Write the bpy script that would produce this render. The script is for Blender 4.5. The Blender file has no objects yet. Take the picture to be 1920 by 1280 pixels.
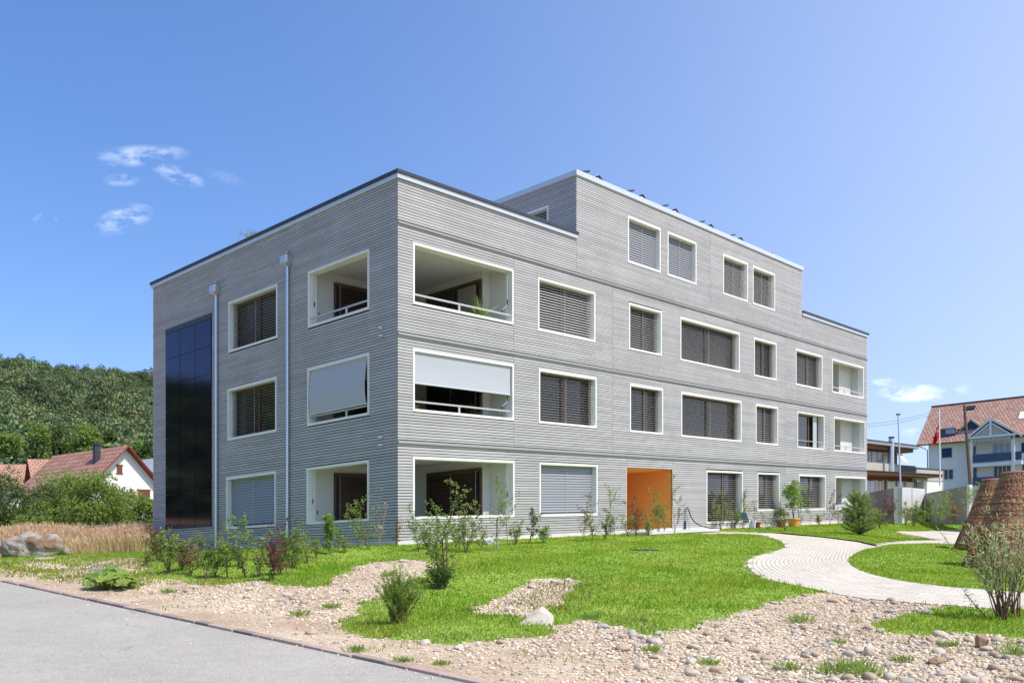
import bpy, math, random
import numpy as np
from mathutils import Vector, noise as mnoise
R_ = math.radians
sc = bpy.context.scene
COL = sc.collection

# ------------------------------------------------------------------ camera
F_ = 1694.0            # focal length in pixels of a 1920 px wide picture
HZ = 996.0             # picture row of the horizon straight ahead
G = .0409              # the site rises gently to the right (metres per metre)
cam = bpy.data.cameras.new('camera'); camo = bpy.data.objects.new('camera', cam); COL.objects.link(camo)
camo.location = (0, 0, 0); camo.rotation_euler = (R_(90), 0, 0)
cam.sensor_width = 36; cam.lens = 36 * F_ / 1920; cam.shift_y = (HZ - 640) / 1920
cam.clip_start = .1; cam.clip_end = 6000
sc.camera = camo

# ------------------------------------------------------------------ world, sun, exposure
SUN_EL = 57.0
SUN = Vector((.80, -.60, 0)).normalized()
w = bpy.data.worlds.new("World"); sc.world = w; w.use_nodes = True
nt = w.node_tree; nt.nodes.clear()
def N(nt, t, **kw):
    n = nt.nodes.new(t)
    for k, v in kw.items():
        if k.startswith('i_'):
            n.inputs[k[2:].replace('_', ' ')].default_value = v
        else: setattr(n, k, v)
    return n
def LK(nt, a, b): nt.links.new(a, b)
def M_(nt, op, a, b=None, clamp=False):
    n = nt.nodes.new('ShaderNodeMath'); n.operation = op; n.use_clamp = clamp
    for i, v in enumerate((a, b)):
        if v is None: continue
        if isinstance(v, (int, float)): n.inputs[i].default_value = v
        else: nt.links.new(v, n.inputs[i])
    return n.outputs[0]
sky = N(nt, 'ShaderNodeTexSky', sky_type='NISHITA', sun_disc=False)
sky.sun_elevation = R_(SUN_EL); sky.sun_rotation = math.atan2(SUN.x, SUN.y)
sky.altitude = 400; sky.air_density = 1.25; sky.dust_density = .8; sky.ozone_density = 3.0
tc = N(nt, 'ShaderNodeTexCoord'); sep = N(nt, 'ShaderNodeSeparateXYZ'); LK(nt, tc.outputs['Generated'], sep.inputs[0])
# the sky is looked up a little higher than seen, which keeps its cream horizon band below the ground
nrm = N(nt, 'ShaderNodeVectorMath', operation='NORMALIZE'); cb0 = N(nt, 'ShaderNodeCombineXYZ')
LK(nt, sep.outputs[0], cb0.inputs[0]); LK(nt, sep.outputs[1], cb0.inputs[1]); LK(nt, M_(nt, 'ADD', M_(nt, 'MULTIPLY', sep.outputs[2], .92), .10), cb0.inputs[2])
LK(nt, cb0.outputs[0], nrm.inputs[0]); LK(nt, nrm.outputs[0], sky.inputs['Vector'])
hsv = N(nt, 'ShaderNodeHueSaturation'); hsv.inputs['Saturation'].default_value = 1.22; hsv.inputs['Hue'].default_value = .503; LK(nt, sky.outputs[0], hsv.inputs['Color'])
mul = N(nt, 'ShaderNodeMixRGB', blend_type='MULTIPLY'); mul.inputs[0].default_value = 1; LK(nt, hsv.outputs[0], mul.inputs[1]); mul.inputs[2].default_value = (.98, .89, .97, 1)
hz_ = N(nt, 'ShaderNodeMixRGB'); LK(nt, mul.outputs[0], hz_.inputs[1]); hz_.inputs[2].default_value = (4.25, 4.75, 6.1, 1)
hf = M_(nt, 'MULTIPLY', M_(nt, 'POWER', M_(nt, 'MAXIMUM', M_(nt, 'ADD', M_(nt, 'MULTIPLY', sep.outputs[0], .75), .38), 0), 2.2), .85, clamp=True); LK(nt, hf, hz_.inputs[0])
SKYC = hz_.outputs[0]
ysafe = M_(nt, 'MAXIMUM', sep.outputs[1], .05)
cx = M_(nt, 'DIVIDE', sep.outputs[0], ysafe); cz = M_(nt, 'DIVIDE', sep.outputs[2], ysafe)
comb = N(nt, 'ShaderNodeCombineXYZ'); LK(nt, cx, comb.inputs[0]); LK(nt, cz, comb.inputs[1])
nz = N(nt, 'ShaderNodeTexNoise'); nz.inputs['Scale'].default_value = 34; nz.inputs['Detail'].default_value = 9; nz.inputs['Roughness'].default_value = .62
mp = N(nt, 'ShaderNodeMapping'); mp.inputs['Scale'].default_value = (1, 1.9, 1); LK(nt, comb.outputs[0], mp.inputs[0]); LK(nt, mp.outputs[0], nz.inputs['Vector'])
tot = None
for (px, py, rx, rz, k, tilt) in [(262, 292, 88, 20, .62, .05), (335, 330, 48, 17, .60, -.3), (232, 412, 52, 26, .72, .25), (228, 338, 34, 12, .5, 0), (85, 411, 22, 11, .8, 0),
                            (1712, 737, 64, 17, 1.5, 0), (1660, 716, 26, 8, .5, 0), (1806, 730, 16, 10, .55, 0), (1720, 812, 30, 10, .5, 0), (425, 335, 40, 14, .10, -.3)]:
    ax, az = (px - 960) / F_, (HZ - py) / F_
    dx0 = M_(nt, 'SUBTRACT', cx, ax); dz0 = M_(nt, 'SUBTRACT', cz, az)
    dz1 = M_(nt, 'ADD', dz0, M_(nt, 'MULTIPLY', dx0, -tilt))
    dx = M_(nt, 'DIVIDE', dx0, rx / F_); dz = M_(nt, 'DIVIDE', dz1, rz / F_)
    r2 = M_(nt, 'ADD', M_(nt, 'MULTIPLY', dx, dx), M_(nt, 'MULTIPLY', dz, dz))
    fall = M_(nt, 'MULTIPLY', M_(nt, 'SUBTRACT', 1.25, r2), k, clamp=False)
    fall = M_(nt, 'MAXIMUM', fall, 0)
    tot = fall if tot is None else M_(nt, 'ADD', tot, fall)
nn = M_(nt, 'MULTIPLY', M_(nt, 'SUBTRACT', nz.outputs[0], .42), 3.0)
cm = M_(nt, 'MULTIPLY', M_(nt, 'MINIMUM', tot, 1.35), nn, clamp=True)
cm = M_(nt, 'MULTIPLY', cm, .58)
mix = N(nt, 'ShaderNodeMixRGB'); LK(nt, cm, mix.inputs[0]); LK(nt, SKYC, mix.inputs[1]); mix.inputs[2].default_value = (8.6, 8.9, 9.6, 1)
bg = N(nt, 'ShaderNodeBackground'); bg.inputs[1].default_value = .14; LK(nt, mix.outputs[0], bg.inputs[0])
wo = N(nt, 'ShaderNodeOutputWorld'); LK(nt, bg.outputs[0], wo.inputs[0])
sl = bpy.data.lights.new('sun', 'SUN'); sl.energy = 3.3; sl.angle = R_(.53); sl.color = (1, .95, .87)
so = bpy.data.objects.new('sun', sl); COL.objects.link(so)
sdir = Vector((SUN.x * math.cos(R_(SUN_EL)), SUN.y * math.cos(R_(SUN_EL)), math.sin(R_(SUN_EL))))
so.rotation_euler = sdir.to_track_quat('Z', 'Y').to_euler(); so.location = (20, -20, 40)
sc.view_settings.view_transform = 'Standard'; sc.view_settings.look = 'None'; sc.view_settings.exposure = .64; sc.view_settings.gamma = 1

# ------------------------------------------------------------------ site geometry helpers
YC = 23.5; XC = -214 / F_ * YC; ZB = -.2115        # near corner of the main building, building base level
DU = (.6750, .7378); DV = (-.7378, .6750)          # directions of its two facades
def uv2xy(u, v): return XC + DU[0] * u + DV[0] * v, YC + DU[1] * u + DV[1] * v
def xy2uv(X, Y):
    dx, dy = X - XC, Y - YC
    return dx * DU[0] + dy * DU[1], dx * DV[0] + dy * DV[1]
def hor(px): return HZ - G * (px - 960)
def sstep(a, b, x):
    t = np.clip((x - a) / (b - a), 0, 1); return t * t * (3 - 2 * t)
UK = -9.2                                           # kerb line, parallel to the left facade
def terr_site(X, Y):
    X = np.asarray(X, float); Y = np.asarray(Y, float)
    u, v = xy2uv(X, Y)
    zr = -1.4 + .0698 * (np.clip(v, -40, 6) + 12.32)
    zr = np.where(zr > -.35, -.35 + .33 * np.tanh((zr + .35) / .33), zr)
    zb = -.225 + np.clip(v, -14, 0) * .092
    zb = zb + np.where(v > 14, np.clip(v - 14, 0, 4) * .04, 0)
    t = sstep(UK, -1.2, u)
    z = zr * (1 - t) + zb * t
    out = sstep(60, 140, np.hypot(X, Y))
    z = z * (1 - out) + (-.3) * out
    # gentle swales and the two gravel mounds
    bump = .035 * np.sin(X * .9 + 1.3) * np.sin(Y * .7 + .4) + .02 * np.sin(X * 2.1 - Y * 1.3)
    near = sstep(.3, 2.2, np.maximum(np.maximum(-u, -v), 0)) * sstep(UK, UK + 1.5, u)
    return z + bump * near * (1 - out)
def terr(X, Y): return terr_site(X, Y) + G * np.asarray(X, float)
def gp(px, py):
    """the ground point seen at a picture position"""
    tx, tz = (px - 960) / F_, (HZ - py) / F_
    Ys = np.arange(4, 70, .05)
    d = tz * Ys - terr(tx * Ys, Ys)
    i = np.where(d < 0)[0]
    if len(i) == 0: Y = 69.
    else:
        k = i[0]; Y = Ys[k] if k == 0 else Ys[k - 1] + .05 * d[k - 1] / (d[k - 1] - d[k])
    return tx * Y, float(Y)
def at(px, py, Y): return Vector(((px - 960) / F_ * Y, Y, (HZ - py) / F_ * Y))

# ------------------------------------------------------------------ objects
def link(o): COL.objects.link(o); return o
def tag(o, label=None, cat=None, group=None, kind=None):
    if label: o['label'] = label
    if cat: o['category'] = cat
    if group: o['group'] = group
    if kind: o['kind'] = kind
    return o
def empty(name, loc, label, cat, group=None, rz=0):
    o = bpy.data.objects.new(name, None); o.empty_display_size = .3; link(o)
    o.location = loc; o.rotation_euler = (0, 0, rz); return tag(o, label, cat, group)
def root_loc(p):
    v = Vector((0, 0, 0))
    while p is not None: v += p.location; p = p.parent
    return v
def np_mesh(name, V, Fc, mat, parent=None, smooth=False, uv=None, rel=True):
    """V (n,3) vertices, Fc (m,k) faces of equal size; in world coordinates unless rel is False"""
    V = np.asarray(V, np.float32); Fc = np.asarray(Fc, np.int32)
    if parent is not None and rel: V = V - np.array(root_loc(parent), np.float32)
    m = bpy.data.meshes.new(name); k = Fc.shape[1]
    m.vertices.add(len(V)); m.vertices.foreach_set('co', V.ravel())
    m.loops.add(Fc.size); m.loops.foreach_set('vertex_index', Fc.ravel())
    m.polygons.add(len(Fc)); m.polygons.foreach_set('loop_start', np.arange(0, Fc.size, k, dtype=np.int32))
    m.polygons.foreach_set('loop_total', np.full(len(Fc), k, np.int32))
    m.polygons.foreach_set('use_smooth', np.full(len(Fc), smooth, bool))
    if uv is not None:
        l = m.uv_layers.new(name='UVMap'); l.data.foreach_set('uv', np.asarray(uv, np.float32).ravel())
    m.update(calc_edges=True); m.validate()
    m.materials.append(mat)
    o = bpy.data.objects.new(name, m); link(o)
    if parent is not None: o.parent = parent
    return o
class MB:
    """collects shapes given in a frame (a function from local to world) into one mesh"""
    def __init__(s, fr=None): s.v = []; s.f = []; s.uv = {}; s.fr = fr or (lambda a, b, c: (a, b, c))
    def add(s, pts, faces):
        o = len(s.v); s.v += [tuple(s.fr(*p)) for p in pts]; s.f += [tuple(i + o for i in f) for f in faces]
    def box(s, a0, a1, b0, b1, c0, c1):
        s.add([(a0, b0, c0), (a1, b0, c0), (a1, b1, c0), (a0, b1, c0), (a0, b0, c1), (a1, b0, c1), (a1, b1, c1), (a0, b1, c1)],
              [(0, 3, 2, 1), (4, 5, 6, 7), (0, 1, 5, 4), (1, 2, 6, 5), (2, 3, 7, 6), (3, 0, 4, 7)])
    def quad(s, *p, uv=None):
        if uv is not None: s.uv[len(s.f)] = uv
        s.add(p, [tuple(range(len(p)))])
    def slab(s, p, t):
        """polygon p thickened by the vector t"""
        n = len(p); q = [tuple(a[i] + t[i] for i in range(3)) for a in p]
        s.add(list(p) + q, [tuple(range(n))[::-1], tuple(range(n, 2 * n))] + [(i, (i + 1) % n, n + (i + 1) % n, n + i) for i in range(n)])
    def tube(s, pts, r, k=6, r1=None, cap=True):
        pts = [Vector(s.fr(*p)) for p in pts]; n = len(pts); fr = s.fr; s.fr = lambda a, b, c: (a, b, c)
        ring = []; o = len(s.v)
        for i, p in enumerate(pts):
            d = (pts[min(i + 1, n - 1)] - pts[max(i - 1, 0)])
            d = d.normalized() if d.length > 1e-9 else Vector((0, 0, 1))
            x = d.cross(Vector((0, 0, 1)) if abs(d.z) < .9 else Vector((1, 0, 0))).normalized(); y = d.cross(x)
            rr = r if not isinstance(r, (list, tuple)) else r[i]
            if r1 is not None: rr = r + (r1 - r) * i / max(1, n - 1)
            for j in range(k):
                a = 2 * math.pi * j / k; s.v.append(tuple(p + x * (math.cos(a) * rr) + y * (math.sin(a) * rr)))
        for i in range(n - 1):
            for j in range(k):
                s.f.append((o + i * k + j, o + i * k + (j + 1) % k, o + (i + 1) * k + (j + 1) % k, o + (i + 1) * k + j))
        if cap: s.f.append(tuple(o + j for j in range(k))[::-1]); s.f.append(tuple(o + (n - 1) * k + j for j in range(k)))
        s.fr = fr
    def build(s, name, mat, parent=None, smooth=False, bevel=0, rel=True):
        m = bpy.data.meshes.new(name)
        off = root_loc(parent) if (parent is not None and rel) else Vector((0, 0, 0))
        m.from_pydata([tuple(Vector(v) - off) for v in s.v], [], s.f)
        if s.uv:
            l = m.uv_layers.new(name='UVMap')
            for fi, u in s.uv.items():
                p = m.polygons[fi]
                for j, li in enumerate(p.loop_indices): l.data[li].uv = u[j]
        if smooth: m.polygons.foreach_set('use_smooth', [True] * len(m.polygons))
        m.materials.append(mat); m.update()
        o = bpy.data.objects.new(name, m); link(o)
        if parent is not None: o.parent = parent
        if bevel:
            b = o.modifiers.new('bevel', 'BEVEL'); b.width = bevel; b.segments = 2; b.limit_method = 'ANGLE'
        return o

# ------------------------------------------------------------------ materials
MAT = {}
def mat(name, col, rough=.6, spec=.4, metal=0, var=0, scale=8, bump=0, bscale=40, isl=0, trans=0, hue=0, col2=None, c2s=3, c2w=.1, coat=0, stretch=None):
    """general procedural surface: base colour, noise variation, random per island, bump, translucency"""
    m = bpy.data.materials.new(name); m.use_nodes = True; nt = m.node_tree; nt.nodes.clear()
    out = N(nt, 'ShaderNodeOutputMaterial'); p = N(nt, 'ShaderNodeBsdfPrincipled')
    p.inputs['Roughness'].default_value = rough; p.inputs['Metallic'].default_value = metal
    p.inputs['Specular IOR Level'].default_value = spec; p.inputs['Coat Weight'].default_value = coat
    tc = N(nt, 'ShaderNodeTexCoord'); src = tc.outputs['Object']
    if stretch:
        mp = N(nt, 'ShaderNodeMapping'); mp.inputs['Scale'].default_value = stretch; LK(nt, src, mp.inputs[0]); src = mp.outputs[0]
    c = N(nt, 'ShaderNodeRGB'); c.outputs[0].default_value = (*col, 1); cur = c.outputs[0]
    if col2:
        n = N(nt, 'ShaderNodeTexNoise'); n.inputs['Scale'].default_value = c2s; n.inputs['Detail'].default_value = 6; LK(nt, src, n.inputs['Vector'])
        r = N(nt, 'ShaderNodeValToRGB'); r.color_ramp.elements[0].position = .5 - c2w; r.color_ramp.elements[1].position = .5 + c2w; LK(nt, n.outputs[0], r.inputs[0])
        mx = N(nt, 'ShaderNodeMixRGB'); LK(nt, r.outputs[0], mx.inputs[0]); LK(nt, cur, mx.inputs[1]); mx.inputs[2].default_value = (*col2, 1); cur = mx.outputs[0]
    if var or isl or hue:
        h = N(nt, 'ShaderNodeHueSaturation'); LK(nt, cur, h.inputs['Color']); val = None
        if var:
            n = N(nt, 'ShaderNodeTexNoise'); n.inputs['Scale'].default_value = scale; n.inputs['Detail'].default_value = 6; n.inputs['Roughness'].default_value = .6; LK(nt, src, n.inputs['Vector'])
            val = M_(nt, 'ADD', M_(nt, 'MULTIPLY', M_(nt, 'SUBTRACT', n.outputs[0], .5), var * 2), 1)
        if isl or hue:
            g = N(nt, 'ShaderNodeNewGeometry'); ri = g.outputs['Random Per Island']
            if isl:
                a = M_(nt, 'ADD', M_(nt, 'MULTIPLY', M_(nt, 'SUBTRACT', ri, .5), isl * 2), 1)
                val = a if val is None else M_(nt, 'MULTIPLY', val, a)
            if hue:
                r2 = M_(nt, 'FRACT', M_(nt, 'MULTIPLY', ri, 17.31))
                LK(nt, M_(nt, 'ADD', M_(nt, 'MULTIPLY', M_(nt, 'SUBTRACT', r2, .5), hue), .5), h.inputs['Hue'])
        if val is not None: LK(nt, val, h.inputs['Value'])
        cur = h.outputs[0]
    LK(nt, cur, p.inputs['Base Color'])
    if bump:
        n = N(nt, 'ShaderNodeTexNoise'); n.inputs['Scale'].default_value = bscale; n.inputs['Detail'].default_value = 5; LK(nt, src, n.inputs['Vector'])
        b = N(nt, 'ShaderNodeBump'); b.inputs['Strength'].default_value = min(1, bump); b.inputs['Distance'].default_value = .02 * max(1, bump); LK(nt, n.outputs[0], b.inputs['Height']); LK(nt, b.outputs[0], p.inputs['Normal'])
    if trans:
        t = N(nt, 'ShaderNodeBsdfTranslucent'); LK(nt, cur, t.inputs[0]); ms = N(nt, 'ShaderNodeMixShader'); ms.inputs[0].default_value = trans
        LK(nt, p.outputs[0], ms.inputs[1]); LK(nt, t.outputs[0], ms.inputs[2]); LK(nt, ms.outputs[0], out.inputs[0])
    else: LK(nt, p.outputs[0], out.inputs[0])
    MAT[name] = m; return m
mat('cladding', (.475, .46, .462), .8, .2, var=.20, scale=1.6, isl=.10, bump=.12, bscale=60, hue=.03, col2=(.44, .43, .425), c2s=.8, c2w=.2)
mat('cladding_back', (.012, .012, .013), .9, .1)
mat('frame_white', (.80, .79, .73), .45, .4, var=.02)
mat('room_white', (.60, .60, .54), .8, .2, var=.03, scale=2)
mat('fascia', (.62, .66, .72), .35, .5, metal=.35, var=.04, scale=2)
mat('cap_dark', (.055, .062, .075), .45, .5, metal=.3)
mat('ledge_metal', (.24, .25, .235), .8, .15, var=.05)
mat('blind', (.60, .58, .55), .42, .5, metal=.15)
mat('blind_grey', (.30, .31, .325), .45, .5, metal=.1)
mat('blind_brown', (.085, .055, .04), .5, .4)
mat('cord', (.5, .5, .48), .6)
mat('glass', (.012, .014, .016), .03, .8)
mat('glass_shade', (.03, .035, .04), .12, .5)
mat('wood_frame', (.09, .05, .03), .5, .4, var=.15)
mat('fabric', (.50, .52, .56), .85, .1, var=.03, scale=3, trans=.12)
mat('steel', (.62, .65, .68), .3, .5, metal=.8, var=.05)
mat('rail', (.52, .52, .50), .4, .5, metal=.3)
pv_ = mat('pv', (.003, .003, .008), .06, .75)
pv_.node_tree.nodes['Principled BSDF'].inputs['Specular Tint'].default_value = (.30, .25, .85, 1)
mat('pv_roof', (.02, .024, .04), .2, .6)
mat('orange', (.88, .38, .09), .6, .3, var=.03, scale=2)
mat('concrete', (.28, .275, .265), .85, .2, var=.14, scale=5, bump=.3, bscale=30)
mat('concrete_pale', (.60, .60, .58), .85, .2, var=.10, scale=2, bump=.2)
mat('roof_gravel', (.3, .29, .27), .9, .1, var=.2)
mat('black', (.015, .015, .016), .5, .4)
mat('rubber', (.02, .02, .02), .6, .3)

# ------------------------------------------------------------------ ground
class Poly:
    """a ground area: outline drawn on the terrain, with a ragged edge"""
    def __init__(s, pix, rag=.12, world=None):
        s.p = np.array(world if world is not None else [gp(*q) for q in pix]); s.rag = rag
    def inside(s, X, Y):
        r = s.rag
        Xn = X + r * (np.sin(X * 5.1 + Y * 3.7) + .7 * np.sin(X * 11.3 - Y * 9.1 + 1) + .5 * np.sin(Y * 23 + X * 17))
        Yn = Y + r * (np.sin(Y * 4.3 - X * 5.9 + 2) + .7 * np.sin(Y * 12.7 + X * 7.7) + .5 * np.sin(X * 21 - Y * 19))
        c = np.zeros(X.shape, bool); P = s.p; n = len(P)
        for i in range(n):
            x1, y1 = P[i]; x2, y2 = P[(i + 1) % n]
            if y1 == y2: continue
            m = ((y1 > Yn) != (y2 > Yn)) & (Xn < (x2 - x1) * (Yn - y1) / (y2 - y1) + x1)
            c ^= m
        return c
wb = lambda L: [uv2xy(*q) for q in L]
path_left = [(1180, 1001.5), (1305, 999.5), (1380, 1000.5), (1425, 1003), (1455, 1010), (1470, 1019), (1472, 1027), (1455, 1033), (1432, 1038), (1413, 1044), (1402, 1051), (1400, 1060), (1408, 1070), (1425, 1081), (1452, 1090), (1485, 1097), (1556, 1111), (1612, 1121), (1725, 1132), (1785, 1135), (1920, 1140), (2150, 1146)]
path_right = [(1180, 998.5), (1305, 996.8), (1400, 998.5), (1466, 1001), (1510, 1005), (1560, 1010.5), (1612, 1017), (1645, 1024.5), (1627, 1029), (1608, 1035), (1597, 1042), (1590, 1048), (1590, 1053), (1596, 1061), (1612, 1070), (1645, 1080), (1687, 1089), (1735, 1096), (1785, 1102), (1871, 1107), (1920, 1111), (2150, 1122)]
lawn_main = Poly([(-60, 1060), (-60, 1046), (0, 1043), (120, 1034), (215, 1028)], .02)
def P_lawn_main():
    pts = [gp(*q) for q in [(-40, 1068), (-60, 1048), (40, 1044), (110, 1036), (170, 1031), (200, 1030)]]
    pts += wb([(-.9, 15.5), (-.02, 15.5), (-.02, 0), (-.02, -.02), (9.9, -.25)])
    pts += [gp(*q) for q in path_left[1:17]]
    pts += [gp(*q) for q in [(1500, 1115), (1450, 1128), (1394, 1147), (1337, 1161), (1253, 1185), (1197, 1190), (1163, 1176), (1118, 1165), (1082, 1161), (1048, 1179), (1011, 1192), (913, 1204), (800, 1204), (688, 1196), (645, 1182), (655, 1160), (668, 1140), (690, 1131), (720, 1118), (745, 1098), (790, 1082), (814, 1062), (800, 1053), (752, 1050), (698, 1053), (668, 1062), (640, 1078), (605, 1098), (555, 1099), (502, 1098), (486, 1084), (449, 1092), (380, 1098), (300, 1092), (255, 1104), (200, 1100), (120, 1090), (60, 1082), (0, 1074)]]
    return pts
lawn_main = Poly(None, .085, P_lawn_main())
mound2 = Poly([(874, 1142), (915, 1130), (955, 1111), (980, 1097), (997, 1086), (1034, 1082), (1090, 1089), (1074, 1104), (1065, 1114), (1051, 1134), (1030, 1148), (1010, 1156), (985, 1158), (960, 1152), (930, 1152), (895, 1152)], .04)
lawn_isle = Poly([q for q in path_right[8:]] + [(2150, 1030), (1920, 1018), (1785, 1019.5), (1725, 1019), (1665, 1021)], .02)
lawn_back = Poly(None, .02, [gp(*q) for q in [(1316, 995.6), (1380, 996.2), (1466, 999.5), (1537, 1006.5), (1612, 1014.5), (1645, 1022), (1668, 1018.2), (1755, 1013.2), (1738, 1009), (1700, 1003), (1680, 998), (1690, 995), (1789, 993.5), (2000, 991), (2000, 975), (1840, 976), (1700, 975)]] + wb([(34, -.6), (15, -.25), (13.6, -.3)]))
lawn_front = Poly([(1628, 1177), (1665, 1163), (1706, 1153), (1745, 1144), (1785, 1137), (1920, 1143), (2100, 1150), (2100, 1200), (1920, 1196), (1860, 1190), (1800, 1186), (1745, 1190), (1687, 1188), (1650, 1186)], .06)
lawn_left = Poly([(-60, 1046), (-60, 1030), (0, 1030), (100, 1030), (160, 1030)], .05)
thin = Poly([(-40, 1048), (60, 1052), (150, 1046), (262, 1048), (280, 1062), (250, 1078), (300, 1086), (440, 1090), (430, 1096), (300, 1092), (250, 1106), (120, 1092), (-40, 1072)], .10)
def green(X, Y): return (lawn_main.inside(X, Y) & ~mound2.inside(X, Y)) | lawn_isle.inside(X, Y) | lawn_back.inside(X, Y) | lawn_front.inside(X, Y)
def ground_mat(name, cols, scale, bump):
    m = bpy.data.materials.new(name); m.use_nodes = True; nt = m.node_tree; nt.nodes.clear()
    out = N(nt, 'ShaderNodeOutputMaterial'); p = N(nt, 'ShaderNodeBsdfPrincipled'); p.inputs['Roughness'].default_value = .9; p.inputs['Specular IOR Level'].default_value = .2
    tc = N(nt, 'ShaderNodeTexCoord'); src = tc.outputs['Object']
    n = N(nt, 'ShaderNodeTexNoise'); n.inputs['Scale'].default_value = .8; n.inputs['Detail'].default_value = 8; LK(nt, src, n.inputs['Vector'])
    v = N(nt, 'ShaderNodeTexVoronoi'); v.inputs['Scale'].default_value = scale; LK(nt, src, v.inputs['Vector'])
    r = N(nt, 'ShaderNodeValToRGB'); e = r.color_ramp.elements; e[0].position = .3; e[0].color = (*cols[0], 1); e[1].position = .7; e[1].color = (*cols[1], 1); LK(nt, n.outputs[0], r.inputs[0])
    s = N(nt, 'ShaderNodeSeparateColor'); LK(nt, v.outputs['Color'], s.inputs[0])
    h = N(nt, 'ShaderNodeHueSaturation'); LK(nt, r.outputs[0], h.inputs['Color']); LK(nt, M_(nt, 'ADD', M_(nt, 'MULTIPLY', s.outputs[0], .7), .65), h.inputs['Value'])
    LK(nt, M_(nt, 'ADD', M_(nt, 'MULTIPLY', s.outputs[1], .04), .48), h.inputs['Hue'])
    LK(nt, h.outputs[0], p.inputs['Base Color'])
    b = N(nt, 'ShaderNodeBump'); b.inputs['Strength'].default_value = bump; b.inputs['Distance'].default_value = .02; b.invert = True; LK(nt, v.outputs['Distance'], b.inputs['Height']); LK(nt, b.outputs[0], p.inputs['Normal'])
    LK(nt, p.outputs[0], out.inputs[0]); MAT[name] = m
ground_mat('gravel_soil', ((.40, .29, .19), (.58, .47, .34)), 45, .7)
ground_mat('far_ground', ((.10, .13, .04), (.17, .17, .07)), 3, .2)
ground_mat('turf', ((.19, .29, .04), (.25, .35, .06)), 30, .5)
ground_mat('straw', ((.42, .27, .12), (.50, .34, .16)), 14, .6)

def grid_sheet(name, xs, ys, keep, dz, m):
    X, Y = np.meshgrid(xs, ys); Z = terr(X, Y) + dz
    nx, ny = len(xs), len(ys)
    xc = (X[:-1, :-1] + X[1:, 1:]) / 2; yc = (Y[:-1, :-1] + Y[1:, 1:]) / 2
    k = keep(xc, yc)
    j, i = np.where(k)
    a = j * nx + i; Fc = np.stack([a, a + 1, a + 1 + nx, a + nx], 1)
    used, inv = np.unique(Fc, return_inverse=True)
    V = np.stack([X.ravel(), Y.ravel(), Z.ravel()], 1)[used]
    return np_mesh(name, V, inv.reshape(Fc.shape), m, smooth=True)
def not_road(X, Y):
    u, v = xy2uv(X, Y); return u > UK - .05
def on_road(X, Y):
    u, v = xy2uv(X, Y); return (u <= UK - .02)
# far ground: one sheet out to the horizon, with a hole-free coarse grid just below the near terrain
fx = np.concatenate([-np.geomspace(4200, 30, 26), np.arange(-26, 46, 3.), np.geomspace(48, 4200, 26)])
fy = np.concatenate([[-400, -200, -90, -40, -20, -8], np.arange(-4, 70, 3.), np.geomspace(72, 4500, 30)])
X, Y = np.meshgrid(fx, fy); Zf = terr(X, Y) - .10 - .05 * ((np.abs(X) < 60) & (Y < 75))
Zf = np.where(np.abs(X) > 400, -.45 + G * 400 * np.sign(X), Zf)
nx = len(fx); jj, ii = np.meshgrid(np.arange(len(fy) - 1), np.arange(nx - 1), indexing='ij'); a = (jj * nx + ii).ravel()
tag(np_mesh('ground', np.stack([X.ravel(), Y.ravel(), Zf.ravel()], 1), np.stack([a, a + 1, a + 1 + nx, a + nx], 1), MAT['far_ground'], smooth=True), kind='structure')
# near ground: gravelly soil
ug = UK - .055 + np.arange(0, 56, .3); vg = np.arange(-42, 42, .3); U, V_ = np.meshgrid(ug, vg); X, Y = uv2xy(U, V_); nx = len(ug); jj, ii = np.meshgrid(np.arange(len(vg) - 1), np.arange(nx - 1), indexing='ij'); a = (jj * nx + ii).ravel()
tag(np_mesh('gravel_ground', np.stack([X.ravel(), Y.ravel(), terr(X, Y).ravel()], 1), np.stack([a, a + 1, a + 1 + nx, a + nx], 1), MAT['gravel_soil'], smooth=True), kind='structure')
# lawns
tag(grid_sheet('lawn', np.arange(-26, 42, .09), np.arange(8, 58, .09), lambda X, Y: green(X, Y) & ~thin.inside(X, Y) & not_road(X, Y), .005, MAT['turf']), kind='structure')
# road
m = bpy.data.materials.new('asphalt'); m.use_nodes = True; nt = m.node_tree; p = nt.nodes['Principled BSDF']; MAT['asphalt'] = m
tcn = N(nt, 'ShaderNodeTexCoord'); p.inputs['Roughness'].default_value = .85; p.inputs['Specular IOR Level'].default_value = .3
n1 = N(nt, 'ShaderNodeTexNoise'); n1.inputs['Scale'].default_value = .7; n1.inputs['Detail'].default_value = 6; LK(nt, tcn.outputs['Object'], n1.inputs['Vector'])
n2 = N(nt, 'ShaderNodeTexVoronoi'); n2.inputs['Scale'].default_value = 75; LK(nt, tcn.outputs['Object'], n2.inputs['Vector'])
n4 = N(nt, 'ShaderNodeTexNoise'); n4.inputs['Scale'].default_value = 5; n4.inputs['Detail'].default_value = 8; LK(nt, tcn.outputs['Object'], n4.inputs['Vector'])
s_ = N(nt, 'ShaderNodeSeparateColor'); LK(nt, n2.outputs['Color'], s_.inputs[0])
val = M_(nt, 'ADD', M_(nt, 'ADD', M_(nt, 'MULTIPLY', n1.outputs[0], .30), M_(nt, 'MULTIPLY', s_.outputs[0], .34)), M_(nt, 'ADD', M_(nt, 'MULTIPLY', n4.outputs[0], .22), .52))
vc = N(nt, 'ShaderNodeTexVoronoi', feature='DISTANCE_TO_EDGE'); vc.inputs['Scale'].default_value = .33; wn_ = N(nt, 'ShaderNodeTexNoise'); wn_.inputs['Scale'].default_value = 2.5; wn_.inputs['Detail'].default_value = 6; LK(nt, tcn.outputs['Object'], wn_.inputs['Vector'])
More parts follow.
